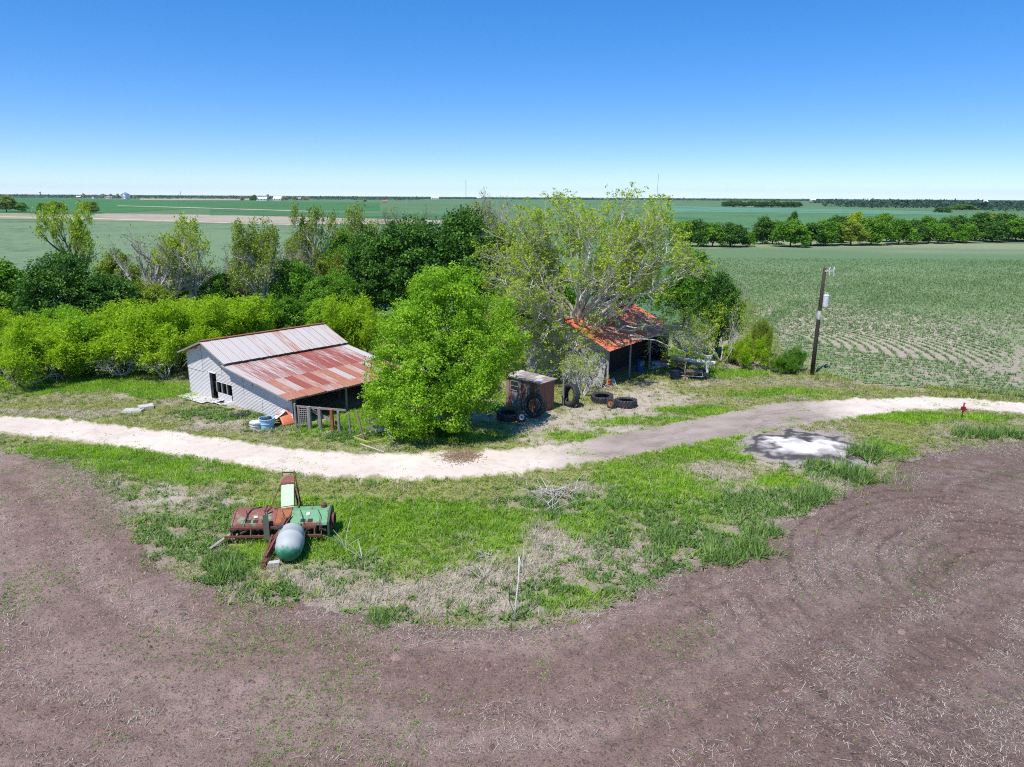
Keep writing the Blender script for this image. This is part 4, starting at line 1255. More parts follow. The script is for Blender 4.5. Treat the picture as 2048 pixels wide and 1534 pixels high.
for i, (x, y, h, w) in enumerate([(-579.21,1625.53,11.80,10.20), (-574.10,1629.93,13.97,10.26), (-598.13,1788.58,14.15,11.11), (-1377.33,2353.50,15.50,11.38), (-1349.65,2413.15,14.31,14.94), (-1337.57,2439.18,14.46,12.22), (-1326.78,2462.41,14.60,10.91), (-1050.34,2036.40,10.74,7.99), (-566.14,1819.18,12.00,15.31), (-546.81,1837.68,12.12,15.63), (-525.09,1858.46,11.03,15.98), (-596.04,1611.03,11.69,8.35)]):
    bare = i not in (0, 1)
    mt = 'leaf_mid' if not bare else 'grass_dry'
    lab = ('left tree' if i == 0 else 'right tree') + ' of the green pair by the distant white barn' if not bare else ('tiny grey bare tree ' + {2: 'between the two distant white roofed barns', 3: 'at the left end of the farmstead left of the silo', 4: 'behind the house left of the silo', 5: 'above the long low building left of the silo', 6: 'touching the left side of the silo', 7: 'just right of the silo', 8: 'right after the second distant white barn', 9: 'behind the pinkish tan distant house', 10: 'at the right end of the white barn farmstead', 11: 'left of the green pair by the distant white barn'}[i])
    place_tree('far_tree', hedge_mesh(i % 5, mt), ('bark_dark', mt), (x, y), i, (w / 8.0, w / 8.0, h / 8.2), lab, group='far farmstead trees')

# --- shrubs
for x, y, h, w, lab in ((18.38,61.23,6.06,4.95, 'bare twiggy thicket leaning out at the right of the workshop'), (15.65,60.00,3.86,4.73, 'low spreading bare branches behind the white pipe rack'), (-31.14,54.63,2.51,4.68, 'bare grey brush under the mesquites at left'), (-27.38,54.24,2.61,4.29, 'bare grey brush beside the barn gable'), (-36.38,51.73,2.70,4.07, 'bare grey brush under the leftmost mesquites'), (5.14,49.85,3.72,3.33, 'bare twigs hanging behind the right end of the wooden shed')):
    mm = MQ[int(x) % 6]
    place_tree('bare_brush', (mm[0], MQT), ('bark_pale', 'leaf_bud'), (x, y), x, (w / mm[3], w / mm[3], h / mm[2]), lab, 'brush')
sh = [(20.25,58.81,2.90,3.01, 'leaf_mesq', 'low yellow green shrub at the field corner right of the pipe rack'), (19.14,60.09,1.68,2.64, 'leaf_mesq', 'low yellow green shrub behind the white pipe'),
      (22.20,56.58,1.51,1.85, 'leaf_mid', 'left of two rounded shrubs beside the utility pole'), (23.52,57.12,2.07,1.68, 'leaf_mid', 'right of two rounded shrubs beside the utility pole'), (22.42,62.74,3.43,1.84, 'leaf_olive', 'thin olive shrub at the edge of the crop rows'),
      (-4.36,40.90,0.89,1.86, 'leaf_mid', 'weedy bush at the foot of the lime green tree'), (0.22,48.43,1.10,1.40, 'leaf_lime', 'bright sapling at the left corner of the wooden shed')]
for i, (x, y, h, w, mt, lab) in enumerate(sh):
    mm = MQ[i % 6]
    place_tree('shrub', mm, ('bark_dark', mt), (x, y), i, (w / mm[3], w / mm[3], h / mm[2]), lab, 'shrub')

# tall grass tufts that stand alone
GT = []
for s in range(3):
    r = np.random.default_rng(700 + s)
    P = r.normal(0, 0.35, (60, 2))
    v, f, t = blades(P, 9, r.uniform(0.35, 0.8, 60), 0.05, (0.15, 1.1), r, 0.06, tint=r.uniform(0.3, 0.8, 60))
    GT.append(mkmesh('tuft%d' % s, v, f, {'tint': t}))
gt = [((20.18,37.53), 1.5, 'round grass tuft at the right rim of the white ash'), ((19.88,38.09), 0.9, 'small grass tuft on the right rim of the ash'), ((16.66,35.95), 0.9, 'grass tuft below the white ash'), ((17.43,34.68), 1.3, 'wide grass tuft below the right side of the ash'),
      ((17.96,34.15), 1.2, 'grass tuft at the soil edge below the ash'), ((13.95,31.19), 1.2, 'long bladed tuft on the soil edge left of the ash'), ((15.04,32.08), 1.0, 'grass tuft on the soil edge under the ash'), ((9.74,26.25), 1.2, 'rank grass tuft on the right shoulder of the knoll'),
      ((11.00,27.81), 1.0, 'lone grass tuft out on the soil at right'), ((8.34,25.61), 1.2, 'grass tuft at the knoll edge above the straw'), ((-10.65,24.24), 1.1, 'grass tuft on the soil left of the tank'), ((-11.52,25.38), 0.8, 'small grass tuft left of the implement'), ((-4.37,21.34), 0.7, 'dark grass tuft at the lower knoll edge'),
      ((6.45,27.07), 1.0, 'grass tuft in the weeds at right of the knoll'), ((27.77,41.29), 1.1, 'tall weed tuft below the red tap'), ((28.89,41.13), 1.2, 'tall pale weed tuft right of the red tap'), ((30.56,41.34), 1.2, 'tall weed tuft at the right border')]
for i, (loc, s, lab) in enumerate(gt):
    tag(link('grass_tuft', GT[i % 3], M['weed'], None, loc, i * 1.1, (s, s, s * 0.8)), lab, 'grass tuft', 'tall grass tufts')

# far wood along the horizon
r = np.random.default_rng(900)
def wood(n, yfun, xr, hr, leafn=10, size=(3, 6)):
    X = r.uniform(xr[0], xr[1], n)
    Y = yfun(X) * r.uniform(0.92, 1.12, n)
    h = r.uniform(hr[0], hr[1], n) * (0.35 + 1.3 * fbm(X, Y, 0.004, 3))
    P = np.repeat(np.stack([X, Y, h * 0], 1), leafn, 0)
    Hh = np.repeat(h, leafn)
    m = len(P)
    P = P + np.stack([r.normal(0, 1, m) * Hh * 0.35, r.normal(0, 1, m) * Hh * 0.35, r.uniform(0.02, 1, m) * Hh], 1)
    L = r.uniform(size[0], size[1], m) * (Hh / 10)
    return leaves(P, r.normal(0, 1, (m, 3)) + np.array([0, -0.3, 0.4]), r.normal(0, 1, (m, 3)), L, L * 0.8, r, r.normal(0.5, 0.2, m))
WA = wood(6000, lambda x: 3300 + 0 * x, (-2900, 2900), (1.5, 6), 9, (6, 12))
xr_ = np.arange(-3000, 3001, 5.0)
hr_ = 1.5 + 8.5 * fbm(xr_, xr_ * 0, 0.012, 5, 5) ** 2 + 3 * fbm(xr_, xr_ * 0, 0.08, 6, 3)
yr_ = 3400 + 60 * fbm(xr_, xr_ * 0, 0.01, 8)
rib = np.stack([np.stack([xr_, yr_, xr_ * 0 - 0.2], 1), np.stack([xr_, yr_ + 4, hr_ * 0.7], 1), np.stack([xr_, yr_ + 20, hr_], 1), np.stack([xr_, yr_ + 60, hr_ * 0.8], 1), np.stack([xr_, yr_ + 80, xr_ * 0 - 0.2], 1)], 1).reshape(-1, 3)
i_ = np.arange(len(xr_) - 1)[:, None] * 5 + np.arange(4)[None, :]
RB = (rib, np.stack([i_, i_ + 5, i_ + 6, i_ + 1], -1).reshape(-1, 4), np.clip(np.repeat(r.normal(0.5, 0.25, len(xr_)), 5), 0, 1))
stuff('far_wood', [RB, WA, wood(1500, lambda x: 2300 + 0 * x, (-1900, -300), (2, 6)), wood(1400, lambda x: 1700 + 0.1 * x, (800, 1500), (2, 6), 9, (8, 14))], 'far_leaf', 'bluish band of distant woods all along the horizon', 'woods')
stuff('far_scrub', [wood(500, lambda x: 1150 + 0 * x, (520, 900), (4, 9), 10, (3, 5)), wood(260, lambda x: 900 + 0 * x, (560, 760), (2, 6), 10, (3, 5))], 'far_leaf', 'scrubby green woods on the plain at far right', 'scrub')


# ------------------------------------------------------------------ the tin barn with lean-to
BA = R(-37.0)
SKEW = 0.085


def corr_wall(P, s0, s1, z0, z1, top, pitch=0.10, amp=0.014, off=0.0, ds=0.35, bulge=0.0):
    """horizontally corrugated sheet in the plane y = 0, cut to the line top(s)"""
    ns = max(2, int((s1 - s0) / ds) + 1)
    nz = max(3, int((z1 - z0) / (pitch / 4)) + 1)
    S = np.linspace(s0, s1, ns)
    Zr = np.linspace(z0, z1, nz)
    Sg, Zg = np.meshgrid(S, Zr)
    tp = np.array([top(s) for s in S])[None, :]
    Zc = np.minimum(Zg, tp)
    Yg = -amp * np.sin(2 * np.pi * Zc / pitch) + off + bulge * np.sin((Sg - s0) / (s1 - s0) * np.pi) * (Zc - z0)
    V = np.stack([Sg, Yg, Zc], -1).reshape(-1, 3)
    i = np.arange(nz - 1)[:, None] * ns + np.arange(ns - 1)[None, :]
    F = np.stack([i, i + 1, i + ns + 1, i + ns], -1).reshape(-1, 4)
    k = (Zc[1:, :-1] + Zc[1:, 1:] - Zc[:-1, :-1] - Zc[:-1, 1:]).ravel() > 1e-4
    return mkmesh(P, V, F[k], None, True)


def roof_sheet_mesh(L, W, waves=6, amp=0.011):
    """sheet lying along +x, corrugated across y"""
    n = waves * 4 + 1
    y = np.linspace(0, W, n)
    z = amp * np.sin(2 * np.pi * y / W * waves)
    V = np.concatenate([np.stack([np.full(n, x), y, z], 1) for x in (0, L * 0.5, L)])
    i = np.arange(2)[:, None] * n + np.arange(n - 1)[None, :]
    F = np.stack([i, i + n, i + n + 1, i + 1], -1).reshape(-1, 4)
    return mkmesh('roof_sheet', V, F, None, True)


def slope_rows(parent, s_top, z_top, s_bot, z_bot, d0, d1, nsheet, mat, rust, lap=0.05, skew=SKEW, jig=0.0, rr=None):
    """a row of roof sheets from the line (s_top,z_top) down to (s_bot,z_bot)"""
    rr = rr or random
    dx, dz = s_bot - s_top, z_bot - z_top
    L = math.hypot(dx, dz)
    w = (d1 - d0) / nsheet
    me = roof_sheet_mesh(L, w + lap)
    sl = math.atan2(-dz, abs(dx))
    for i in range(nsheet):
        o = link('roof_sheet', me, mat, parent)
        d = d0 + i * w
        o.location = (s_top + skew * d + rr.uniform(-jig, jig), d, z_top + 0.006 * (i % 2) + rr.uniform(0, 0.004))
        if dx >= 0:
            o.rotation_euler = (0, sl, rr.uniform(-0.004, 0.004))
        else:
            o.rotation_euler = (0, sl, math.pi)
            o.location.y = d + w + lap
        o.color = rust(i)


barn = empty('barn', (-23.43, 49.9, 0), BA, 'grey corrugated tin barn with rusty patched lean-to roof beside the track', 'barn')
TOTAL = 12.15


def btop(s):
    if s < 2.9: return 3.08 + (4.14 - 3.08) * s / 2.9
    if s < 5.45: return 4.14 - (4.14 - 3.02) * (s - 2.9) / 2.55
    return 2.80 - (2.80 - 1.74) * (s - 5.45) / (12.15 - 5.45)


wall = MB()
for s in (0.05, 1.45, 2.82, 3.62, 4.25, 4.85, 5.45, 6.9, 8.3, 9.7, 11.0, 12.08):
    wall.box((s, 0.10, (btop(s) - 0.06) / 2), (0.09, 0.09, btop(s) - 0.06))
for z in (0.12, 1.0):
    wall.box((7.6, 0.10, z), (4.3, 0.06, 0.1))
gw = wall.build('gable_wall', M['grey_wood'], barn)
rr = random.Random(3)
sheets = [(0.0, 2.80, 0.04, 1.06, 0.0, .30), (0.0, 2.80, 1.0, 2.0, .018, .22), (0.0, 2.0, 1.93, 4.3, -.012, .25), (2.0, 3.3, 2.02, 4.3, .006, .20), (3.3, 4.4, 1.98, 4.3, -.01, .33), (4.4, 5.46, 1.95, 4.3, .008, .22),
          (3.60, 5.46, 1.42, 2.02, .014, .25), (3.75, 5.46, 0.04, 0.72, -.05, .24), (5.47, 6.86, 0.04, 2.75, 0.0, .24), (6.88, 9.6, 0.9, 2.9, .006, .28), (9.55, 12.15, 0.9, 2.3, -.008, .22),
          (6.88, 8.9, 0.02, 0.96, -.014, .26), (8.85, 10.6, 0.02, 0.95, .010, .22), (10.55, 12.15, 0.02, 0.94, -.01, .30), (7.0, 7.95, 1.75, 2.55, -.045, .15)]
for j, (a, b, z0, z1, off, ru) in enumerate(sheets):
    o = link('wall_sheet', corr_wall('wall_sheet', a, b, z0, z1, lambda s: btop(s) - 0.01, off=off, bulge=(0.05 if j == 7 else 0.0)), M['gal_wall'], gw)
    o.color = (ru + rr.uniform(-0.05, 0.05), rr.uniform(0, 0.6), rr.uniform(0.0, 0.12), 1)
# the other walls
mb = MB()
for d in np.arange(0.1, 9.3, 1.5):
    mb.box((0.02 + SKEW * d, d, 1.5), (0.09, 0.09, 3.0))
sw = mb.build('side_wall', M['grey_wood'], barn)
for j in range(4):
    o = link('wall_sheet', corr_wall('wall_sheet', j * 2.33, j * 2.33 + 2.38, 0.04, 3.05, lambda s: 3.05), M['gal_wall'], sw)
    o.rotation_euler.z = math.pi / 2 - math.atan(SKEW)
    o.location = (-0.05, 0, 0)
    o.color = (0.25, 0.3, 0.05, 1)
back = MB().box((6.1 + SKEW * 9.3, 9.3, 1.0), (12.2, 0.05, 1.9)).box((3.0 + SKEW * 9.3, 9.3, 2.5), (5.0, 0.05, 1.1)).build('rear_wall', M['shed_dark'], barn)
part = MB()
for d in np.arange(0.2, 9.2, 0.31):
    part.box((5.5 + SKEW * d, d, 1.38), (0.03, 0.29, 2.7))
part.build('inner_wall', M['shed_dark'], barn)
# roofs
rf = MB()
for s, z in ((0.1, 3.06), (1.5, 3.55), (2.9, 4.02), (4.2, 3.5), (5.4, 2.96), (5.6, 2.70), (7.5, 2.39), (9.5, 2.07), (11.2, 1.81), (12.2, 1.64)):
    rf.bar((s - SKEW * 0.2, -0.2, z), (s + SKEW * 9.45, 9.45, z), 0.07, 0.11)
roof = rf.build('roof', M['grey_wood'], barn)
rnd = random.Random(5)
slope_rows(roof, 2.92, 4.24, 5.72, 3.06, -0.56, 9.35, 15, M['roof_tin'], lambda i: ((0.36, 0.36, 0.40, 0.37, 0.34, 0.46, 0.36, 0.42, 0.52, 0.42, 0.44, 0.37, 0.44, 0.40, 0.46)[i], 0.75, 0.06, 1), rr=rnd)
slope_rows(roof, 2.90, 4.235, -0.22, 3.09, -0.56, 9.35, 15, M['roof_tin'], lambda i: (0.40 + rnd.uniform(0, 0.1), 0.5, 0.05, 1), rr=rnd)
slope_rows(roof, 5.40, 2.93, 9.40, 2.285, -0.57, 9.35, 16, M['roof_tin'], lambda i: ((0.44, 0.52, 0.54, 0.50, 0.54, 0.50, 0.56, 0.58, 0.54, 0.64, 0.60, 0.55, 0.62, 0.56, 0.50, 0.36)[i], 0.05, 0.10, 1), rr=rnd)
slope_rows(roof, 9.28, 2.325, 11.75, 1.92, -0.58, 9.35, 15, M['roof_tin'], lambda i: ((0.38, 0.60, 0.48, 0.82, 0.56, 0.80, 0.55, 0.62, 0.40, 0.72, 0.52, 0.70, 0.45, 0.66, 0.60)[i], (0.6, 0.7, 0.8, 0.1, 0.7, 0.1, 0.8, 0.6, 0.6, 0.6, 0.8, 0.5, 0.7, 0.5, 0.8)[i], 0.28, 1), rr=rnd)
slope_rows(roof, 11.62, 1.955, 12.62, 1.79, -0.59, 9.35, 7, M['roof_tin'], lambda i: ((0.60, 0.64, 0.52, 0.62, 0.56, 0.66, 0.60)[i], 0.85, 0.4, 1), rr=rnd)
rc_ = MB().bar((2.91 - SKEW * .55, -0.57, 4.27), (2.91 + SKEW * 9.4, 9.4, 4.27), 0.28, 0.03)
rc_.build('ridge_cap', M['rust_orange'], roof)
MB().bar((-0.2, -0.55, 3.07), (2.9, -0.55, 4.18), 0.03, 0.10).bar((2.9, -0.55, 4.18), (5.7, -0.55, 3.0), 0.03, 0.10).bar((5.4, -0.57, 2.87), (12.55, -0.57, 1.735), 0.03, 0.09).build('barge_board', M['grey_wood'], roof)
for d in (0.15, 4.0, 7.5):
    MB().tube([(12.1 + SKEW * d, d, -0.05), (12.12 + SKEW * d, d + 0.03, 1.75)], [0.085, 0.07], 7).build('post', M['grey_wood'], barn)
for d in (2.5, 6.0):
    MB().tube([(8.8 + SKEW * d, d, -0.05), (8.8 + SKEW * d, d, 2.25)], 0.08, 7).build('post', M['grey_wood'], barn)
MB().box((2.82, -0.03, 1.02), (0.07, 0.05, 2.0)).box((3.2, -0.04, 2.0), (0.85, 0.05, 0.06)).build('door_frame', M['white_paint'], barn)
for s in (3.64, 4.28, 4.9):
    MB().box((s, -0.0, 1.07), (0.12, 0.07, 0.72)).build('window_bar', M['grey_wood'], barn)

# tin lying about the barn
def plate(name, pts, th, mat, loc, rz, label, cat, group=None, color=None):
    """thin bent plate: pts is a list of rows of (x,y,z)"""
    A = np.array(pts, float)
    nr, nc = A.shape[:2]
    V = np.concatenate([A.reshape(-1, 3), A.reshape(-1, 3) + np.array([0, 0, th])])
    i = (np.arange(nr - 1)[:, None] * nc + np.arange(nc - 1)[None, :])
    F1 = np.stack([i, i + 1, i + nc + 1, i + nc], -1).reshape(-1, 4)
    n = nr * nc
    rim = [a for a in range(nc)] + [r * nc + nc - 1 for r in range(1, nr)] + [(nr - 1) * nc + a for a in range(nc - 2, -1, -1)] + [r * nc for r in range(nr - 2, 0, -1)]
    F2 = np.array([(rim[q], rim[(q + 1) % len(rim)], rim[(q + 1) % len(rim)] + n, rim[q] + n) for q in range(len(rim))])
    o = link(name, mkmesh(name, V, np.concatenate([F1[:, ::-1], F1 + n, F2])), mat, None, loc, rz)
    if color: o.color = color
    return tag(o, label, cat, group)


def wavy(nx, ny, lx, ly, f):
    return [[(lx * (i / (nx - 1) - .5), ly * (j / (ny - 1) - .5), f(i / (nx - 1), j / (ny - 1))) for i in range(nx)] for j in range(ny)]


plate('tin_sheet', wavy(12, 8, 3.3, 1.25, lambda u, v: 0.05 + 0.05 * u + 0.02 * math.sin(v * 25)), 0.01, M['gal_wall'], (-22.28,48.34), BA, 'flat grey tin sheet lying on the grass at the barn corner', 'tin sheet', color=(0.3, 0.4, 0.05, 1))
plate('tin_sheet', wavy(10, 6, 1.3, 0.75, lambda u, v: 0.08 + 0.35 * max(0, u - .55) + 0.03 * math.sin(v * 18)), 0.01, M['gal_wall'], (-20.57,47.37), BA + 0.1, 'bent pale tin sheet fallen below the barn doorway', 'tin sheet', color=(0.2, 0.3, 0.0, 1))
plate('tin_sheet', wavy(8, 6, 1.0, 0.55, lambda u, v: 0.05 + 0.5 * max(0, .4 - u)), 0.01, M['gal_wall'], (-19.90,46.89), BA + 0.7, 'crumpled strip of tin under the slatted opening', 'tin sheet', color=(0.25, 0.3, 0.0, 1))
plate('bent_sheet', wavy(14, 8, 1.35, 1.0, lambda u, v: 0.1 + 0.95 * (1 - abs(2 * u - 1) ** 1.6) * (0.6 + 0.4 * v)), 0.012, M['roof_red'], (-14.32,42.87), BA - 0.2, 'curled rusty orange sheet propped at the lean-to corner', 'metal sheet', color=(0.75, 0.6, 0.1, 1))
plate('bent_sheet', wavy(8, 8, 0.55, 1.2, lambda u, v: 0.1 + 0.8 * v), 0.012, M['gal_wall'], (-14.79,42.46), BA - 0.35, 'pale tin panel leaning beside the blue tub', 'metal sheet', color=(0.15, 0.3, 0.0, 1))
for nm, loc, sz, rz, lab in (('foam_block', (-19.09,46.67), (0.75, 0.3, 0.3), 0.5, 'white block lying at the foot of the tin wall'), ('concrete_slab', (-25.16,45.14), (1.2, 0.7, 0.14), 0.1, 'left of two broken pale slabs in the grass'), ('concrete_slab', (-24.68,45.84), (0.9, 0.8, 0.20), 0.6, 'right of two broken pale slabs in the grass'), ('concrete_block', (-9.21,24.89), (0.4, 0.2, 0.2), 0.2, 'grey concrete block at the foot of the rusty tongue')):
    m = MB().box((0, 0, sz[2] / 2 + 0.01), sz).mesh(nm)
    for v in m.vertices:
        v.co += Vector((random.uniform(-.05, .05) * sz[0], random.uniform(-.08, .08) * sz[1], random.uniform(-.1, .1) * sz[2]))
    tag(link(nm, m, M['concrete' if 'foam' not in nm else 'white_paint'], None, loc, rz), lab, nm.split('_')[1])


def pail(name, loc, r0, r1, h, mat, label, cat, rot=None, lid=False):
    e = empty(name, loc, 0, label, cat)
    MB().lathe([(0.01, 0.02), (r0, 0.02), ((r0 + r1) / 2, h / 2), (r1, h), (r1 - 0.02, h), (r0 - 0.02, 0.05), (0.01, 0.05)] if not lid else [(0.01, 0.02), (r0, 0.02), (r1, h), (0.01, h + 0.02)], 18).build('body', mat, e, smooth=False)
    MB().lathe([(r1 + 0.03, h), (r1 + 0.03, h - 0.06), (r1 + 0.004, h - 0.06), (r1 + 0.004, h)], 18, close=True).build('rim', mat, e)
    MB().lathe([(((r0 + r1) / 2) + 0.025, h * .56), (((r0 + r1) / 2) + 0.025, h * .5), (((r0 + r1) / 2) - 0.002, h * .5), (((r0 + r1) / 2) - 0.002, h * .56)], 18, close=True).build('hoop', mat, e)
    if rot: e.rotation_euler = rot
    return e


M['tub_blue'] = plain('tub_blue', (0.42, 0.66, 0.85), 0.5, c2=(0.30, 0.50, 0.72), scale=3)
M['tub_white'] = plain('tub_white', (0.74, 0.75, 0.76), 0.6, c2=(0.5, 0.5, 0.5), scale=3)
M['drum_blue'] = plain('drum_blue', (0.02, 0.12, 0.42), 0.45, scale=4)
M['drum_dark'] = plain('drum_dark', (0.022, 0.032, 0.062), 0.5, scale=4)
M['pail_orange'] = plain('pail_orange', (0.62, 0.14, 0.03), 0.5, scale=4)
pail('tub', (-15.15,41.85), 0.40, 0.47, 0.66, M['tub_blue'], 'pale blue plastic tub holding dark junk by the lean-to corner', 'tub')
tag(MB().box((0, 0, 0.55), (0.5, 0.45, 0.16)).box((0.1, 0, 0.64), (0.2, 0.5, 0.12)).build('junk', M['rubber'], None, (-15.15,41.85)), 'dark junk heaped inside the pale blue tub', 'junk')
pail('tub', (-15.79,41.74), 0.34, 0.38, 0.45, M['tub_white'], 'whitish tub half sunk in weeds left of the blue tub', 'tub', lid=True)
pail('bucket', (7.28,51.99), 0.16, 0.19, 0.62, M['pail_orange'], 'orange bucket at the corner of the grey workshop wall', 'bucket')
pail('jug', (7.81,53.34), 0.14, 0.13, 0.34, M['tub_white'], 'white jug beside the orange bucket', 'jug', lid=True)
pail('drum', (10.63,57.33), 0.29, 0.29, 0.88, M['drum_blue'], 'bright blue drum standing in the open front of the workshop', 'drum', lid=True)
pail('drum', (12.96,54.71), 0.40, 0.40, 0.72, M['drum_dark'], 'dark ribbed drum left of the little trailer', 'drum', lid=True)
for q, (loc, lab) in enumerate((((-17.85,44.18), 'left loop of black hose in the weeds below the barn'), ((-17.52,44.51), 'right loop of black hose in the weeds below the barn'))):
    pts = [(0.42 * math.cos(a) + 0.1 * math.sin(3 * a), 0.30 * math.sin(a), 0.10 + 0.05 * math.sin(2 * a + q)) for a in np.linspace(0.3, 6.0, 14)]
    tag(MB().tube(pts, 0.075, 6).build('hose', M['rubber'], None, loc, q * 1.2, smooth=True), lab, 'hose')

# ------------------------------------------------------------------ corral
corral = empty('corral_fence', (-13.09,41.70), 0, 'weathered grey corral fence of thick posts at the lean-to corner', 'fence')
c0 = Vector((*(-13.09,41.70), 0))
for (px_p, hh, rr_, mt) in (((-13.30,41.69), 1.65, 0.07, 'grey_wood'), ((-13.15,41.79), 1.45, 0.07, 'grey_wood'), ((-12.47,41.71), 1.45, 0.13, 'grey_wood'), ((-11.80,41.72), 1.40, 0.13, 'grey_wood'), ((-10.99,41.45), 1.35, 0.12, 'rust_orange'), ((-10.54,41.26), 1.30, 0.09, 'grey_wood')):
    m = MB().tube([(px_p[0] - c0.x, px_p[1] - c0.y, -0.1), (px_p[0] - c0.x + random.uniform(-.03, .03), px_p[1] - c0.y, hh)], [rr_, rr_ * 0.94], 7)
    m.build('post', M[mt], corral)
MB().bar((-0.2, 0.15, 1.42), (2.95, -0.25, 1.30), 0.05, 0.13).build('top_rail', M['grey_wood'], corral)
MB().bar((0.75, 0.2, 1.15), (2.35, 0.05, 0.35), 0.05, 0.2).build('brace_board', M['grey_wood'], corral)
wm = MB()
for k in range(6):
    wm.tube([(0.05 + k * 0.11, 0.05, 0.25), (0.05 + k * 0.11, 0.05, 1.3)], 0.012, 4)
for k in range(8):
    wm.tube([(0.0, 0.05, 0.3 + k * 0.135), (0.66, 0.05, 0.3 + k * 0.135)], 0.012, 4)
wm.build('wire_panel', M['concrete'], corral)


def pole_thing(name, a, b, rad, mat, label, cat='post', square=False, group=None):
    a, b = Vector(a), Vector(b)
    m = MB()
    d = b - a
    if square: m.bar((0, 0, 0), d, rad * 2, rad * 2)
    else: m.tube([(0, 0, 0), d * 0.5 + Vector((random.uniform(-.02, .02), random.uniform(-.02, .02), 0)), d], [rad, rad * 0.95, rad * 0.85], 7)
    return tag(m.build(name, M[mat], None, a), label, cat, group)


def g3(p, z=0.0): return Vector((p[0], p[1], z))


pole_thing('fence_post', g3((-9.76,40.90), -.1), g3((-9.83,40.80), 1.35), 0.065, 'grey_wood', 'dark lone fence post right of the corral')
pole_thing('fence_post', g3((-8.70,39.73), -.1), g3((-8.73,39.55), 1.85) + Vector((-.35, .1, 0)), 0.07, 'brown_wood', 'tall leaning brown post left of the broken gate')
pole_thing('fence_post', g3((-7.74,40.65), -.1), g3((-7.77,40.65), 1.5), 0.07, 'grey_wood', 'grey post at the right of the broken gate')
pole_thing('fence_post', g3((-6.86,39.15), 0.02), g3((-7.84,40.84), 1.05), 0.075, 'concrete', 'pale log leaning against the gate post', 'log')
pole_thing('fence_post', g3((-6.90,41.04), -.1), g3((-6.93,41.04), 1.45), 0.06, 'grey_wood', 'thin post in the shade left of the lime green tree')
pole_thing('fence_post', g3((-5.93,41.83), -.1), g3((-5.97,41.83), 1.3), 0.07, 'grey_wood', 'dark post under the lime green tree')
pole_thing('fence_post', g3((-8.99,42.57), -.1), g3((-8.99,42.57), 1.15), 0.05, 'grey_wood', 'short thin post inside the corral')
pole_thing('fence_post', g3((-2.56,46.53), -.1), g3((-2.56,46.53), 1.35), 0.06, 'grey_wood', 'thin post right of the lime green tree')
pole_thing('fence_post', g3((-0.99,46.92), -.1), g3((-0.96,46.92), 1.5), 0.05, 'concrete', 'pale post left of the wooden shed')
pole_thing('fence_post', g3((3.53,47.01), -.1), g3((3.53,47.01), 1.95), 0.07, 'grey_wood', 'upright grey post at the right end of the wooden shed')
pole_thing('fence_post', g3((32.04,97.92), -.1), g3((32.25,97.93), 2.2), 0.14, 'grey_wood', 'left grey corner post at the crop field edge')
pole_thing('fence_post', g3((31.95,99.87), -.1), g3((31.95,99.87), 2.0), 0.10, 'grey_wood', 'small brace post behind the dark bush')
gate = empty('broken_gate', (-8.28,40.46), 0, 'broken grey board gate sagging in the grass by the leaning posts', 'gate')
MB().bar((-0.55, 0, 0.98), (0.65, 0.15, 1.12), 0.04, 0.15).build('board', M['grey_wood'], gate)
MB().bar((-0.45, 0.1, 0.45), (0.75, 0.3, 0.65), 0.04, 0.2).build('board', M['grey_wood'], gate)
MB().bar((0.05, 0.05, 0.3), (0.7, 0.25, 0.33), 0.05, 0.18).build('board', M['concrete'], gate)
M['yellow_paint'] = plain('yellow_paint', (0.58, 0.46, 0.06), 0.7, c2=(0.40, 0.36, 0.20), scale=4)
yf = empty('yellow_frame', (-8.35,39.29), 0, 'flaking yellow metal frame lying in the grass below the broken gate', 'frame')
for a, b in (((-0.95, 0.5, 0.12), (0.0, 1.1, 0.3)), ((-0.95, 0.5, 0.12), (0.05, -0.3, 0.1)), ((0.05, -0.3, 0.1), (1.0, 0.2, 0.15)), ((-0.95, 0.5, 0.02), (-0.95, 0.5, 0.2))):
    MB().bar(a, b, 0.06, 0.12).build('frame_bar', M['yellow_paint'], yf)
pole_thing('fallen_pole', g3((-8.73,38.86), 0.06), g3((-7.17,37.56), 0.06), 0.05, 'concrete', 'grey pole lying at the verge below the yellow frame', 'pole')
for i_, (a, b, lab) in enumerate((((-6.58,42.61), (-4.93,43.47), 'dead branch in the shade under the lime green tree, left'), ((-5.21,43.05), (-2.93,44.80), 'dead branch in the shade under the lime green tree, right'))):
    pole_thing('fallen_branch', g3(a, 0.2), g3(b, 0.3), 0.05, 'bark_pale', lab, 'branch')

# ------------------------------------------------------------------ wooden shed
shed = empty('wooden_shed', (-0.407, 47.171, 0), math.atan2(-1.944, 2.218), 'small leaning plank shed with peeling red paint and a window', 'shed')
SW, SD, SH = 2.95, 1.55, 2.05


def planks(parent, n, length, h0, h1, axis, origin, mats, th=0.03):
    w = length / n
    for i in range(n):
        h = h0 + (h1 - h0) * (i + .5) / n + random.uniform(-.02, .02)
        m = MB()
        if axis == 'x': m.box((origin[0] + (i + .5) * w, origin[1] + random.uniform(-.006, .006), h / 2 + 0.03), (w - 0.014, th, h))
        else: m.box((origin[0] + random.uniform(-.006, .006), origin[1] + (i + .5) * w, h / 2 + 0.03), (th, w - 0.014, h))
        m.build('plank', M[mats[i % len(mats)]], parent)


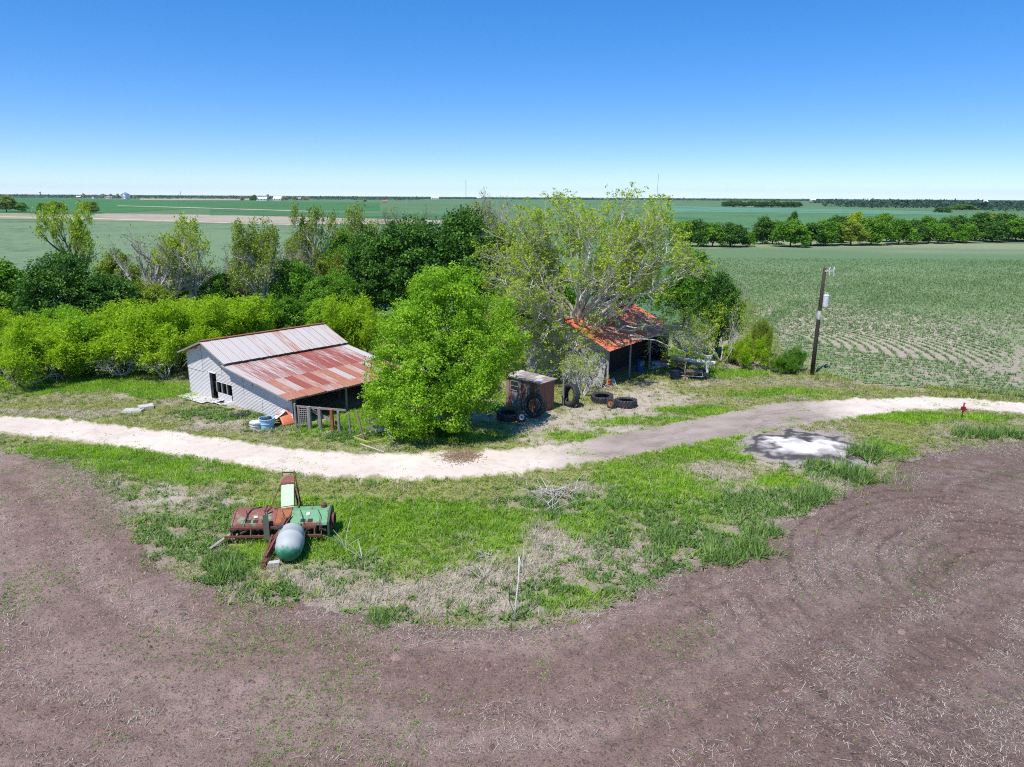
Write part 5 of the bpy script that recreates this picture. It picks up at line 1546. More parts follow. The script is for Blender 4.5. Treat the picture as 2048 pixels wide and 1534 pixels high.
fw = MB().box((SW / 2, 0.06, 0.3), (SW - .1, 0.05, 0.08)).box((SW / 2, 0.06, 1.8), (SW - .1, 0.05, 0.08)).build('front_wall', M['dark_wood'], shed)
planks(fw, 11, SW, SH - .02, SH + 0.08, 'x', (0, 0), ['brown_wood', 'red_wood', 'grey_wood', 'grey_wood', 'grey_wood', 'red_wood', 'brown_wood', 'brown_wood', 'red_wood', 'red_wood', 'brown_wood'])
ew = MB().box((SW - 0.08, SD / 2, 0.3), (0.05, SD - .1, 0.08)).build('end_wall', M['dark_wood'], shed)
planks(ew, 6, SD, SH + 0.1, SH + .02, 'y', (SW, 0), ['red_wood'])
planks(MB().box((0.06, SD / 2, 0.3), (0.05, SD - .1, 0.08)).build('end_wall', M['dark_wood'], shed), 6, SD, SH, SH - .05, 'y', (0, 0), ['brown_wood', 'grey_wood'])
MB().box((SW / 2, SD, 1.0), (SW, 0.04, 2.0)).build('rear_wall', M['dark_wood'], shed)
win = MB().box((0.78, -0.035, 1.88), (0.72, 0.05, 0.05)).box((0.78, -0.035, 1.22), (0.72, 0.05, 0.05)).box((0.44, -0.035, 1.55), (0.05, 0.05, 0.66)).box((1.12, -0.035, 1.55), (0.05, 0.05, 0.66)).box((0.78, -0.035, 1.53), (0.66, 0.05, 0.04)).build('window', M['grey_wood'], shed)
for z in (1.38, 1.70):
    MB().box((0.78, -0.026, z), (0.64, 0.012, 0.29)).build('pane', M['glass_dark'], win)
rfm = MB().box((SW / 2, SD / 2, SH + 0.09), (SW + 0.3, SD + 0.3, 0.05)).build('roof', M['grey_wood'], shed)
for i in range(7):
    for j in range(2):
        MB().box((-0.12 + (i + .5) * 0.465, -0.1 + (j + .5) * 0.88, SH + 0.125 + 0.012 * ((i + j) % 2)), (0.47, 0.86, 0.012), Matrix.Rotation(random.uniform(-.03, .03), 3, 'Z')).build('roofing_panel', M[('roof_felt', 'concrete', 'roof_felt', 'grey_wood')[(i + j) % 4]], rfm)
shed.rotation_euler.y = R(1.2)

# ------------------------------------------------------------------ workshop with red roof
shop = empty('workshop', (7.19,52.14), BA, 'grey panelled workshop with rusty red roof and open front under the half bare tree', 'workshop')
LW, LD = 7.5, 10.6


def stop_(s):
    return 3.02 + (4.72 - 3.02) * (1 - abs((s + LW / 2) / (LW / 2)))


m = MB()
for s in np.linspace(-LW, 0, 7):
    m.box((s * 0.995 - 0.02, 0.09, stop_(s) / 2 - .02), (0.09, 0.09, stop_(s) - 0.06))
gwl = m.build('gable_wall', M['grey_wood'], shop)
rows = [(0.0, 0.95), (0.93, 1.9), (1.88, 2.85)]
for r_i, (z0, z1) in enumerate(rows):
    for c in range(8):
        s0 = -LW + c * LW / 8 + (0.3 if r_i % 2 else 0) * (c > 0)
        s1 = -LW + (c + 1) * LW / 8 + (0.3 if r_i % 2 else 0) * (c < 7)
        MB().box(((s0 + s1) / 2, 0.012 * ((c + r_i) % 2), (z0 + z1) / 2 + 0.02), (s1 - s0 - 0.012, 0.012, z1 - z0 - 0.012)).build('wall_panel', M['tar_panel'], gwl)
for c in range(6):
    s0, s1 = -LW + c * LW / 6, -LW + (c + 1) * LW / 6
    o = link('wall_sheet', corr_wall('wall_sheet', s0, s1 + 0.02, 2.80, 4.8, lambda s: stop_(s) - 0.02, off=-0.01 * (c % 2)), M['gal_wall'], gwl)
    o.color = (0.25, 0.4, 0.1, 1)
# a row of panels leaning off the wall foot
lean = MB().box((-1.2, -0.05, 0.6), (0.05, 0.05, 1.2)).build('lean_panels', M['grey_wood'], shop)
for c in range(4):
    o = MB().box((0, 0, 0.95), (0.93, 0.014, 1.9)).build('wall_panel', M['tar_panel'], lean)
    o.location = (-3.35 + c * 0.94, -0.62, 0)
    o.rotation_euler.x = R(-17)
MB().box((0.22, -0.30, 0.95), (0.06, 0.05, 1.95)).build('corner_board', M['concrete'], shop)
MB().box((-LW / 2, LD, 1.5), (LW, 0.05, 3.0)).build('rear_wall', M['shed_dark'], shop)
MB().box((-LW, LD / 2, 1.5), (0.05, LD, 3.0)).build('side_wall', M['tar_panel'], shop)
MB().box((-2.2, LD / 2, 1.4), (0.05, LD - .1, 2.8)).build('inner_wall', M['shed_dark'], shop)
for d in (0.1, 3.6, 7.1, 10.4):
    MB().tube([(0.0, d, -.05), (0.0, d, 2.95)], [0.09, 0.08], 7).build('post', M['grey_wood'], shop)
rm = MB()
for f in (0.05, 0.5, 0.95):
    for sg in (-1, 1):
        s = -LW / 2 + sg * f * LW / 2
        rm.bar((s, -0.25, stop_(s) - 0.02), (s, LD + .2, stop_(s) - 0.02), 0.07, 0.1)
sroof = rm.build('roof', M['dark_wood'], shop)
rn2 = random.Random(9)
slope_rows(sroof, -LW / 2, 4.80, -1.7, 3.87, -0.55, LD + .3, 16, M['roof_red'], lambda i: (0.62 + rn2.uniform(-.12, .25), rn2.uniform(0.2, 1), 0.3, 1), skew=0, rr=rn2)
slope_rows(sroof, -1.85, 3.95, 0.45, 2.91, -0.55, LD + .3, 16, M['roof_red'], lambda i: (0.62 + rn2.uniform(-.12, .25), rn2.uniform(0.2, 1), 0.3, 1), skew=0, rr=rn2)
slope_rows(sroof, -LW / 2 - 0.02, 4.795, -LW - 0.4, 2.95, -0.55, LD + .3, 16, M['roof_red'], lambda i: (0.6, 0.5, 0.3, 1), skew=0, rr=rn2)
MB().bar((-LW / 2, -0.36, 4.83), (-LW / 2, LD + .3, 4.83), 0.3, 0.03).build('ridge_cap', M['rust_orange'], sroof)

# ------------------------------------------------------------------ tyres
def tyre_meshes(Ro, Ri, w, lugs):
    t = 0.045
    prof = [(Ri, -w * .36), (Ri + (Ro - Ri) * .5, -w * .50), (Ro * .955, -w * .46), (Ro * .965, -w * .2), (Ro * .965, w * .2), (Ro * .955, w * .46), (Ri + (Ro - Ri) * .5, w * .50), (Ri, w * .36),
            (Ri + .01, w * .36 - t), (Ri + (Ro - Ri) * .5, w * .5 - t), (Ro * .955 - t, w * .46 - t), (Ro * .955 - t, -w * .46 + t), (Ri + (Ro - Ri) * .5, -w * .5 + t), (Ri + .01, -w * .36 + t)]
    a = MB().lathe(prof, 40, close=True).mesh('carcass', True)
    m = MB()
    for i in range(lugs):
        for sg in (-1, 1):
            a0 = 2 * math.pi * (i + (0.5 if sg > 0 else 0)) / lugs
            a1 = a0 + 2 * math.pi / lugs * 0.9
            p0 = Vector((math.cos(a0) * Ro * .975, math.sin(a0) * Ro * .975, sg * w * .02))
            p1 = Vector((math.cos(a1) * Ro * .965, math.sin(a1) * Ro * .965, sg * w * .50))
            mid = (a0 + a1) / 2
            m.bar(p0, p1, 0.055 * Ro / .75, 0.05 * Ro / .75, up=(math.cos(mid), math.sin(mid), 0))
    return a, m.mesh('tread')


TY = {'big': tyre_meshes(0.78, 0.50, 0.48, 20), 'mid': tyre_meshes(0.70, 0.46, 0.42, 20)}
SM = tyre_meshes(0.36, 0.20, 0.22, 22)


def tyre(loc, z, rot, kind, label, rim=None, s=1.0):
    e = empty('tractor_tyre' if rim is None else 'implement_tyre', (loc[0], loc[1], z), 0, label, 'tyre' if rim is None else 'wheel', 'old tyres around the wooden shed')
    e.rotation_euler = rot
    e.scale = (s, s, s)
    a, b = TY[kind] if kind in TY else SM
    link('carcass', a, M['rubber'], e)
    link('tread', b, M['rubber'], e)
    if rim:
        MB().lathe([(0.205, -.07), (0.205, .07), (0.18, .06), (0.13, .02), (0.05, .03), (0.0, .03)], 20).build('rim', M[rim], e)
        MB().lathe([(0.06, .03), (0.06, .09), (0.0, .09)], 10).build('hub', M['rust'], e)
    return e


tyre((-0.25,43.98), 0.27, (0.03, 0.02, 0), 'mid', 'tractor tyre lying flat left of the wooden shed', s=1.05)
tyre((0.59,43.36), 0.34, (R(80), 0, R(35)), 'small', 'small wheel with white rim leaning on the flat left tyre', rim='white_paint')
tyre((1.49,44.45), 0.82, (R(74), 0, R(-28)), 'big', 'big tractor tyre leaning upright against the front of the wooden shed')
tyre((4.05,47.02), 0.80, (R(80), 0, R(-58)), 'big', 'tractor tyre leaning upright behind the post at the right end of the shed')
tyre((6.37,48.18), 0.26, (0.04, -0.05, 0.4), 'big', 'tractor tyre lying flat, left of the pair in the yard', s=1.0)
tyre((7.89,47.10), 0.26, (-0.03, 0.04, 1.0), 'big', 'tractor tyre lying flat, right of the pair in the yard', s=0.98)
tyre((6.79,46.60), 0.34, (R(75), 0, R(-50)), 'small', 'small wheel with rusty rim leaning between the flat yard tyres', rim='rust_orange')

# ------------------------------------------------------------------ pipe rack, trailer and scrap right of the workshop
rack = empty('pipe_rack', (14.77,56.40), -0.15, 'white painted steel pipe rack with rusty upright right of the workshop', 'rack')
MB().tube([(-1.7, 1.0, 1.05), (1.75, 0.1, 0.95)], 0.17, 10).build('thick_pipe', M['white_paint'], rack, smooth=True)
MB().tube([(-0.4, 0.9, 1.55), (0.5, 0.7, 1.55), (1.25, 0.45, 1.35)], 0.06, 8).build('thin_pipe', M['white_paint'], rack, smooth=True)
MB().box((1.15, 0.25, 0.7), (0.28, 0.22, 1.5)).box((1.15, 0.2, 1.45), (0.55, 0.3, 0.2)).build('post', M['white_paint'], rack)
MB().box((-0.45, 0.75, 0.85), (0.22, 0.2, 1.7)).box((-0.9, 0.8, 0.7), (0.9, 0.12, 0.5)).build('post', M['rust_orange'], rack)
MB().tube([(-2.6, 1.3, 0.75), (-1.0, 1.0, 0.72)], 0.16, 8).build('rusty_pipe', M['rust_orange'], rack)
pole_thing('pipe', g3((14.73,58.67), 0), g3((14.77,58.67), 2.9), 0.07, 'concrete', 'tall grey pipe standing behind the pipe rack', 'pipe')
tl = empty('small_trailer', (14.16,55.06), -0.2, 'little flat trailer with board deck in front of the pipe rack', 'trailer')
dk_ = MB().box((0.35, 0.1, 0.52), (1.35, 0.95, 0.06)).build('deck', M['rust'], tl)
for k in range(5):
    MB().box((0.35, -0.3 + k * 0.2, 0.565), (1.3, 0.18, 0.03)).build('board', M['brown_wood'], dk_)
fr = MB().bar((-1.1, -0.45, 0.28), (1.1, -0.45, 0.28), 0.07).bar((-1.1, 0.6, 0.28), (1.1, 0.6, 0.28), 0.07)
for p in ((-0.35, -0.4), (1.0, -0.4), (-0.35, 0.55), (1.0, 0.55)):
    fr.bar((p[0], p[1], 0.25), (p[0], p[1], 0.95 if p[0] < 0 else 0.55), 0.05)
fr.bar((-0.35, -0.4, 0.95), (-0.35, 0.55, 0.95), 0.05).bar((-1.1, 0.1, 0.28), (-1.6, -0.3, 0.12), 0.06)
fr.build('frame', M['concrete'], tl)
for x, y in ((1.15, -0.1), (-0.9, 0.75), (1.0, 0.85)):
    w = link('wheel', SM[0], M['rubber'], tl, (x, y, 0.33))
    w.rotation_euler = (R(90), 0, R(90) if x > 1 else 0.3)
    link('tread', SM[1], M['rubber'], w)
for lab, a, b in (('grey plank on the grass right of the little trailer', (14.92,54.92), (15.57,55.26)), ('rusty bar propped against the front of the trailer', (13.54,54.09), (14.15,55.72)), ('pale board on the grass below the trailer', (13.44,54.72), (13.96,54.58))):
    pole_thing('plank', g3(a, 0.06), g3(b, 0.12 if 'rusty' not in lab else 0.5), 0.06, 'rust_orange' if 'rusty' in lab else 'concrete', lab, 'plank', square=True)
for lab, loc, sz, rz in (('heap of pale sacks at the workshop front', (12.47,58.62), (1.5, 0.7, 0.5), 0.1), ('tan board pile beside the blue drum', (11.81,58.06), (1.3, 0.5, 0.25), 0.3)):
    m = MB()
    for k in range(4): m.box((random.uniform(-.3, .3), random.uniform(-.1, .1), sz[2] * (k + .5) / 4), (sz[0] * random.uniform(.6, 1), sz[1], sz[2] / 4 - .01), Matrix.Rotation(random.uniform(-.2, .2), 3, 'Z'))
    tag(m.build('scrap_pile', M['concrete'], None, loc, rz), lab, 'scrap')

# ------------------------------------------------------------------ utility pole
up = empty('utility_pole', (24.50,56.30), 0, 'dark wooden utility pole with grey transformer at the edge of the crop field', 'utility pole')
MB().tube([(0, 0, -.3), (0, 0, 3), (0.02, 0, 6), (0.03, 0, 8.65)], [0.17, 0.155, 0.14, 0.12], 10).build('pole', M['dark_wood'], up, smooth=True)
MB().lathe([(0.0, 5.62), (0.22, 5.62), (0.23, 5.7), (0.23, 6.45), (0.24, 6.5), (0.20, 6.58), (0.0, 6.6)], 16, Matrix.Translation((0.40, -0.02, 0))).build('transformer', M['tub_white'], up, smooth=False)
MB().box((0.2, 0, 6.2), (0.2, 0.1, 0.06)).box((0.2, 0, 5.9), (0.2, 0.1, 0.06)).build('bracket', M['concrete'], up)
for x in (0.32, 0.48):
    MB().lathe([(0.03, 6.58), (0.05, 6.62), (0.03, 6.66), (0.05, 6.70), (0.03, 6.76), (0, 6.78)], 8, Matrix.Translation((x, 0, 0))).build('bushing', M['concrete'], up)
MB().lathe([(0.145, 4.6), (0.15, 5.3)], 12, Matrix.Translation((0.012, 0, 0))).build('sleeve', M['tub_white'], up)
MB().bar((0.0, -0.1, 8.45), (0.75, -0.1, 8.45), 0.09, 0.1).build('crossarm', M['concrete'], up)
for x in (0.35, 0.7):
    MB().tube([(x, -0.1, 8.5), (x + 0.06, -0.12, 8.75)], 0.05, 6).tube([(x, -0.14, 8.4), (x + 0.05, -0.14, 8.05)], 0.045, 6).build('cutout', M['tub_white'], up)
MB().tube([(-0.15, -0.02, 7.7), (-0.42, -0.05, 7.0), (-0.35, -0.05, 6.4), (0.0, -0.17, 5.7)], 0.02, 5).build('wire', M['rubber'], up)

# ------------------------------------------------------------------ red tap post, white stake, brush
tp = empty('tap_post', (29.55,44.55), 0, 'little red water tap post beside the cream track', 'tap')
MB().tube([(0, 0, -.05), (0, 0, 1.02)], 0.045, 8).build('pipe', M['rust'], tp)
M['red_paint'] = plain('red_paint', (0.34, 0.02, 0.03), 0.5, scale=6)
MB().box((0, 0, 0.72), (0.22, 0.18, 0.24)).tube([(0.1, 0, 0.72), (0.24, 0, 0.66)], 0.04, 6).build('head', M['red_paint'], tp)
MB().tube([(0, 0, 0.98), (0.03, -0.02, 1.12)], 0.03, 6).bar((-0.1, 0, 1.1), (0.1, 0, 1.08), 0.04).build('handle', M['red_paint'], tp)
tag(MB().tube([(0, 0, -.1), (0.05, 0.02, 0.8), (0.14, 0.05, 1.7), (0.14, 0.06, 2.42)], [0.024, 0.024, 0.022, 0.018], 8).build('stake', M['white_paint'], None, (0.13,21.27), smooth=True), 'thin white stake standing at the lower edge of the knoll', 'stake')
tag(MB().tube([(0, 0, 0), (-0.25, 0.1, 0.6), (-0.28, 0.14, 1.3)], 0.014, 5).tube([(0, 0, 0.05), (0.22, 0, 0.25), (0.3, 0.05, 0.05)], 0.02, 5).build('bent_wire', M['rubber'], None, (0.22,21.38)), 'black bent wire at the foot of the white stake', 'wire')
for j, (loc, n, rad, lab) in enumerate((((2.16,31.78), 46, 1.3, 'heap of bleached dead sticks on the knoll'), ((-1.09,25.91), 16, 0.5, 'small bundle of bleached sticks above the white stake'), ((-30.64,58.44), 60, 2.2, 'tangle of dead grey limbs under the mesquites left of the barn'), ((-33.64,59.30), 60, 2.4, 'fallen dead limbs in the middle of the mesquite thicket'), ((7.24,51.99), 30, 1.0, 'fallen twigs in the yard by the orange bucket'))):
    r = random.Random(j + 40)
    m = MB()
    for k in range(n):
        a, e = r.uniform(0, 6.28), r.uniform(-.1, .5)
        L = r.uniform(.4, 1.1) * rad
        p = Vector((r.gauss(0, rad * .4), r.gauss(0, rad * .4), r.uniform(.03, .2) * rad))
        d = Vector((math.cos(a) * math.cos(e), math.sin(a) * math.cos(e), math.sin(e)))
        q = p + d * L
        q.z = max(q.z, 0.03)
        m.tube([p, (p + q) / 2 + Vector((r.uniform(-.1, .1), r.uniform(-.1, .1), r.uniform(0, .1))) * L, q], [.018 * rad ** .5 + .008, .014, .008], 4, False)
    tag(m.build('stick_pile', M['concrete' if j < 2 else 'bark_pale'], None, loc), lab, 'sticks')
for j, (loc, lab) in enumerate((((0.45,24.93), 'dry forked weed stalk right of the white stake'), ((-5.89,25.45), 'tall dry weed stalk right of the implement'), ((1.90,30.19), 'tall thin dry stalk below the stick heap'), ((-6.82,26.47), 'dry weed stalk beside the right end of the implement'), ((-1.07,23.98), 'grey dead stalk left of the white stake'))):
    r = random.Random(j + 60)
    m = MB()
    for k in range(5):
        a = r.uniform(0, 6.28)
        L = r.uniform(.6, 1.4)
        e = r.uniform(.4, 1.2)
        m.tube([(0, 0, 0), (math.cos(a) * L * .5 * math.cos(e), math.sin(a) * L * .5 * math.cos(e), L * .5 * math.sin(e)), (math.cos(a) * L * math.cos(e * .8), math.sin(a) * L * math.cos(e * .8), L * math.sin(e * .9))], [.014, .011, .007], 4, False)
    tag(m.build('dry_stalk', M['concrete'], None, loc), lab, 'dry stalk')

# ------------------------------------------------------------------ old harvester head and tank
M['ag_green'] = plain('ag_green', (0.14, 0.33, 0.17), 0.55, c2=(0.22, 0.075, 0.055), scale=1.6, thr=(0.47, 0.56))
M['ag_rusty'] = plain('ag_rusty', (0.24, 0.085, 0.065), 0.7, c2=(0.16, 0.33, 0.19), scale=1.4, thr=(0.52, 0.62))
M['ag_pale'] = plain('ag_pale', (0.50, 0.66, 0.42), 0.6, c2=(0.40, 0.50, 0.30), scale=3, thr=(0.5, 0.8))
M['ag_dark'] = plain('ag_dark', (0.03, 0.10, 0.055), 0.6, c2=(0.09, 0.05, 0.035), scale=4)
mc = empty('harvester_head', (-9.61,27.64), 0.06, 'rusty green harvester head with tall pale chute abandoned on the grass', 'farm implement')
def prism(pts, x0, x1):
    """closed profile in y,z pushed along x"""
    n = len(pts)
    vs = [(x0, y, z) for y, z in pts] + [(x1, y, z) for y, z in pts]
    fs = [tuple(range(n)), tuple(reversed(range(n, 2 * n)))] + [(i, i + n, (i + 1) % n + n, (i + 1) % n) for i in range(n)]
    return MB().add(vs, [tuple(reversed(f)) for f in fs])
prof = [(-0.55, 0.42), (-0.45, 0.80), (0.15, 1.10), (0.45, 1.12), (0.62, 0.95), (0.62, 0.30), (0.45, 0.28), (0.30, 0.9), (-0.35, 0.70), (-0.42, 0.42)]
prof = [(-0.50, 0.62), (-0.46, 0.72), (0.10, 1.04), (0.42, 1.08), (0.62, 0.92), (0.62, 0.22), (0.50, 0.22), (0.50, 0.86), (0.38, 0.98), (0.12, 0.94), (-0.44, 0.60)]
prism(prof, -2.0, -0.30).build('hood', M['ag_rusty'], mc)
prism(prof, 0.32, 1.85).build('hood', M['ag_green'], mc)
prism([(y, z + 0.03) for y, z in prof], -0.28, 0.30).build('centre_hood', M['rust_orange'], mc)
prism([(-0.55, 0.15), (-0.5, 0.75), (0.1, 1.08), (0.45, 1.12), (0.68, 0.95), (0.68, 0.15)], 1.87, 1.95).build('end_plate', M['ag_dark'], mc)  # right end, turned from the sun: its shade is put into the darker green
prism([(-0.55, 0.15), (-0.5, 0.72), (0.1, 1.04), (0.45, 1.08), (0.66, 0.9), (0.66, 0.15)], -2.09, -2.02).build('end_plate', M['ag_rusty'], mc)
MB().lathe([(0.30, -.06), (0.30, .06), (0.24, .06), (0.24, -.06)], 18, Matrix.Translation((2.02, 0.1, 0.6)) @ Matrix.Rotation(R(90), 4, 'Y'), close=True).build('drive_wheel', M['rust'], mc)
MB().lathe([(0.12, 1.05), (0.12, 1.2), (0.05, 1.25), (0.0, 1.25)], 10, Matrix.Translation((1.6, 0.35, 0))).build('cap', M['rust'], mc)
MB().tube([(-1.95, -0.2, 0.45), (1.8, -0.2, 0.45)], 0.24, 12).build('rotor', M['shed_dark'], mc)
for z, y, x0, x1 in ((0.66, -0.72, -2.05, 1.45), (0.34, -0.86, -2.25, 1.70)):
    MB().bar((x0, y, z), (x1, y, z), 0.08, 0.08).build('cross_bar', M['rust'], mc)
for x in (-2.0, -1.2, -0.4, 0.6, 1.4):
    MB().bar((x, -0.86, 0.34), (x, -0.45, 0.66), 0.05).bar((x, -0.72, 0.66), (x, -0.86, 0.34), 0.05).build('bracket', M['rust'], mc)
for k in range(16):
    x = -1.9 + k * 0.235
    MB().bar((x, -0.5, 0.45), (x + .03, -0.78, 0.16), 0.035).box((x, -0.55, 0.55), (0.09, 0.1, 0.12)).build('tine', M['ag_dark' if k % 3 else 'rust'], mc)
for x in (-1.4, -1.1, -0.75, 0.85, 1.15):
    MB().box((x, -0.36, 0.785), (0.2, 0.16, 0.02), Matrix.Rotation(R(30), 3, 'X')).build('slot_plate', M['shed_dark'], mc)
ch = MB()
p0, p1 = Vector((0.06, 0.35, 0.92)), Vector((-0.20, 1.62, 1.5))
ch.bar(p0, p1, 0.52, 0.36)
chute = ch.build('chute', M['ag_pale'], mc)
MB().bar(p0 + Vector((0.27, 0.05, -.02)), p1 + Vector((0.27, 0, -.02)), 0.03, 0.30).build('chute_shade_side', M['ag_dark'], chute)  # added plate; shade on the chute's right side put into its dark green
dv = (p1 - p0).normalized()
MB().bar(p1 + dv * 0.02, p1 + dv * 0.45, 0.56, 0.40).build('spout', M['ag_rusty'], chute)
MB().bar(p1 + dv * -0.06 + Vector((0, 0, .02)), p1 + dv * 0.04 + Vector((0, 0, .02)), 0.58, 0.40).build('collar', M['rust'], chute)
e1 = p1 + dv * 0.45
MB().bar(e1 + Vector((-.27, 0, 0)), e1 + dv * 0.35 + Vector((-.25, 0, .05)), 0.05).bar(e1 + Vector((.27, 0, 0)), e1 + dv * 0.35 + Vector((.27, 0, .05)), 0.05).bar(e1 + dv * 0.35 + Vector((-.27, 0, .05)), e1 + dv * 0.35 + Vector((.29, 0, .05)), 0.05).build('end_frame', M['rust'], chute)
MB().bar(e1 + Vector((.34, 0, .1)), (0.55, 1.0, 0.1), 0.05).bar((0.55, 1.0, 0.1), (0.5, 0.5, 0.1), 0.05).bar(p1 + Vector((.3, 0, 0)), (0.25, 1.6, 0.0), 0.06).build('prop', M['rust'], mc)
MB().tube([p1 + Vector((-.3, -.05, .1)), (-0.62, 0.3, 1.12), (-0.72, 0.0, 1.05)], 0.022, 6).build('stay_rod', M['rust'], mc)
MB().tube([p1 + Vector((.3, -.05, .1)), (0.50, 0.6, 1.25), (0.55, 0.25, 1.1)], 0.022, 6).build('stay_rod', M['rust'], mc)
MB().tube([(-1.0, 0.4, 1.1), (-1.35, 0.2, 1.12), (-1.5, -0.1, 1.0), (-1.5, -0.45, 0.75)], 0.022, 6).build('hose', M['rubber'], mc)
MB().tube([(-0.45, 0.2, 1.1), (-0.1, 0.1, 1.2), (0.5, 0.3, 1.2)], 0.018, 6).build('hose', M['rubber'], mc)
MB().bar((-0.62, -0.55, 1.15), (-0.48, -1.05, 0.25), 0.22, 0.14).build('green_strut', M['ag_dark'], mc)
tg = MB().bar((0.22, -0.45, 0.95), (-0.12, -2.55, 0.30), 0.07, 0.12).bar((0.05, -0.85, 0.35), (-0.12, -2.75, 0.16), 0.1, 0.1).bar((-0.30, -0.9, 0.4), (-0.20, -2.75, 0.16), 0.08, 0.1)
for t in (0.2, 0.45, 0.7, 0.9):
    tg.bar(Vector((0.2, -0.5, .93)).lerp(Vector((-0.12, -2.55, .30)), t), Vector((-0.25, -0.85, .38)).lerp(Vector((-0.2, -2.7, .16)), t), 0.05, 0.06)
tg.build('tongue', M['rust'], mc)
MB().lathe([(0.0, 0), (0.1, 0), (0.1, 0.12), (0.0, 0.12)], 10, Matrix.Translation((-0.16, -2.85, 0.02))).build('hitch', M['rust'], mc)
MB().bar((-2.1, -0.6, 0.35), (-2.75, -1.3, 0.04), 0.16, 0.04).build('side_board', M['grey_wood'], mc)
rj = random.Random(77)
for k in range(14):
    x, y = rj.uniform(-1.9, 1.7), rj.uniform(-0.8, -0.45)
    MB().bar((x, y, rj.uniform(0.3, 0.6)), (x + rj.uniform(-.25, .25), y + rj.uniform(-.15, .15), rj.uniform(0.45, 0.85)), rj.uniform(0.03, 0.06)).build('link_arm', M['rust' if k % 3 else 'ag_dark'], mc)
for k in range(5):
    x = -1.6 + 0.75 * k
    MB().tube([(x, 0.1, 1.06), (x + 0.15, -0.25, 0.98), (x + rj.uniform(-.1, .3), -0.62, 0.72), (x + 0.2, -0.75, 0.5)], 0.014, 5).build('hose', M['rubber'], mc)
for k in range(3):
    MB().lathe([(0.02, -.02), (0.13, -.02), (0.13, .02), (0.02, .02)], 14, Matrix.Translation((1.98, -0.25 + 0.3 * k, 0.45 + 0.12 * k)) @ Matrix.Rotation(R(90), 4, 'Y')).build('sprocket', M['rust'], mc)
for k in range(4):
    MB().tube([(-0.02 + 0.03 * k, -0.75 - 0.3 * k, 0.75 - .1 * k), (0.05, -1.0 - 0.3 * k, 0.72 - .1 * k), (-0.12, -1.3 - 0.3 * k, 0.45 - .07 * k)], 0.02, 5).build('chain', M['rust'], mc)
for a, b in (((-0.75, -0.1, 1.1), (-0.62, -0.1, 1.4)), ((0.35, -0.2, 1.0), (0.15, -0.6, 0.8))):
    MB().bar(a, b, 0.05).build('lever', M['rust'], mc)
M['tag_white'] = plain('tag_white', (0.8, 0.78, 0.76), 0.6, c2=(0.65, 0.6, 0.55))
for p, sx, sy, rx in (((-1.12, -0.20, 0.912), 0.14, 0.10, 29.7), ((1.02, -0.10, 0.965), 0.13, 0.18, 29.7)):
    MB().box(p, (sx, sy, 0.02), Matrix.Rotation(R(rx), 3, 'X')).build('decal', M['tag_white'], mc)
pd = p0.lerp(p1, 0.93) + Vector((0, 0, 0.19))
MB().box(pd, (0.14, 0.14, 0.02), Matrix.Rotation(math.atan2(dv.z, dv.y), 3, 'X')).build('decal', M['tag_white'], chute)

m, nt, b = newmat('tank_skin')
tc = nt.nodes.new('ShaderNodeTexCoord')
sp = nt.nodes.new('ShaderNodeSeparateXYZ')
nt.links.new(tc.outputs['Object'], sp.inputs[0])
hgt = math_(nt, 'ADD', math_(nt, 'MULTIPLY', sp.outputs['Z'], 1.0), math_(nt, 'MULTIPLY', sp.outputs['Y'], 0.45))
hgt = math_(nt, 'ADD', hgt, math_(nt, 'MULTIPLY', noise(nt, 5, 8, 0.8), 1.1))
colr = ramp(nt, hgt, [(0.66, (0.015, 0.16, 0.085)), (0.98, (0.10, 0.30, 0.20)), (1.0, (0.40, 0.43, 0.41))])
colr.node.color_ramp.elements[1].position = 0.86
nt.links.new(colr, b.inputs['Base Color'])
b.inputs['Roughness'].default_value = 0.6
M['tank_skin'] = m
tk = empty('storage_tank', (-8.87,25.90), R(11), 'round green tank bleached white on top lying beside the rusty tongue', 'tank')
Mt = Matrix.Translation((0.02, 0.0, 0.56)) @ Matrix.Rotation(R(90), 4, 'X')
prof = [(0.0, -0.98), (0.22, -0.95), (0.40, -0.84), (0.50, -0.66), (0.53, -0.45), (0.53, 0.0), (0.55, 0.02), (0.55, 0.10), (0.53, 0.12), (0.53, 0.52), (0.50, 0.72), (0.40, 0.90), (0.22, 1.0), (0.0, 1.03)]
MB().lathe(prof, 28, Mt).build('shell', M['tank_skin'], tk, smooth=True)
MB().lathe([(0.13, 0.50), (0.13, 0.56), (0.0, 0.565)], 14, Matrix.Translation((-0.22, 0.45, 0.5)) @ Matrix.Rotation(R(-22), 4, 'Y')).build('hatch', M['glass_dark'], tk)
for y in (-0.45, 0.4):
    MB().box((0.02, y, 0.06), (0.8, 0.1, 0.16)).build('cradle', M['rust'], tk)

# ------------------------------------------------------------------ things on the horizon
M['far_white'] = plain('far_white', (0.80, 0.80, 0.80), 0.6, bmp=0, scale=0.2)
M['far_roof'] = plain('far_roof', (0.10, 0.11, 0.14), 0.7, bmp=0, scale=0.2)
M['far_tan'] = plain('far_tan', (0.42, 0.34, 0.28), 0.7, bmp=0, scale=0.2)
M['far_red'] = plain('far_red', (0.55, 0.18, 0.10), 0.7, bmp=0, scale=0.2)
M['silo_tin'] = plain('silo_tin', (0.62, 0.66, 0.72), 0.35, metal=0.7, bmp=0, scale=0.2)
sl = empty('grain_silo', (-955.66,1809.35), 0, 'silvery round grain silo on the left horizon', 'silo')
MB().lathe([(9.5, 0), (9.5, 13)], 32).build('shell', M['silo_tin'], sl, smooth=True)
MB().lathe([(9.9, 12.9), (1.2, 17.2), (1.2, 18), (0, 18.2)], 32).build('roof', M['silo_tin'], sl)
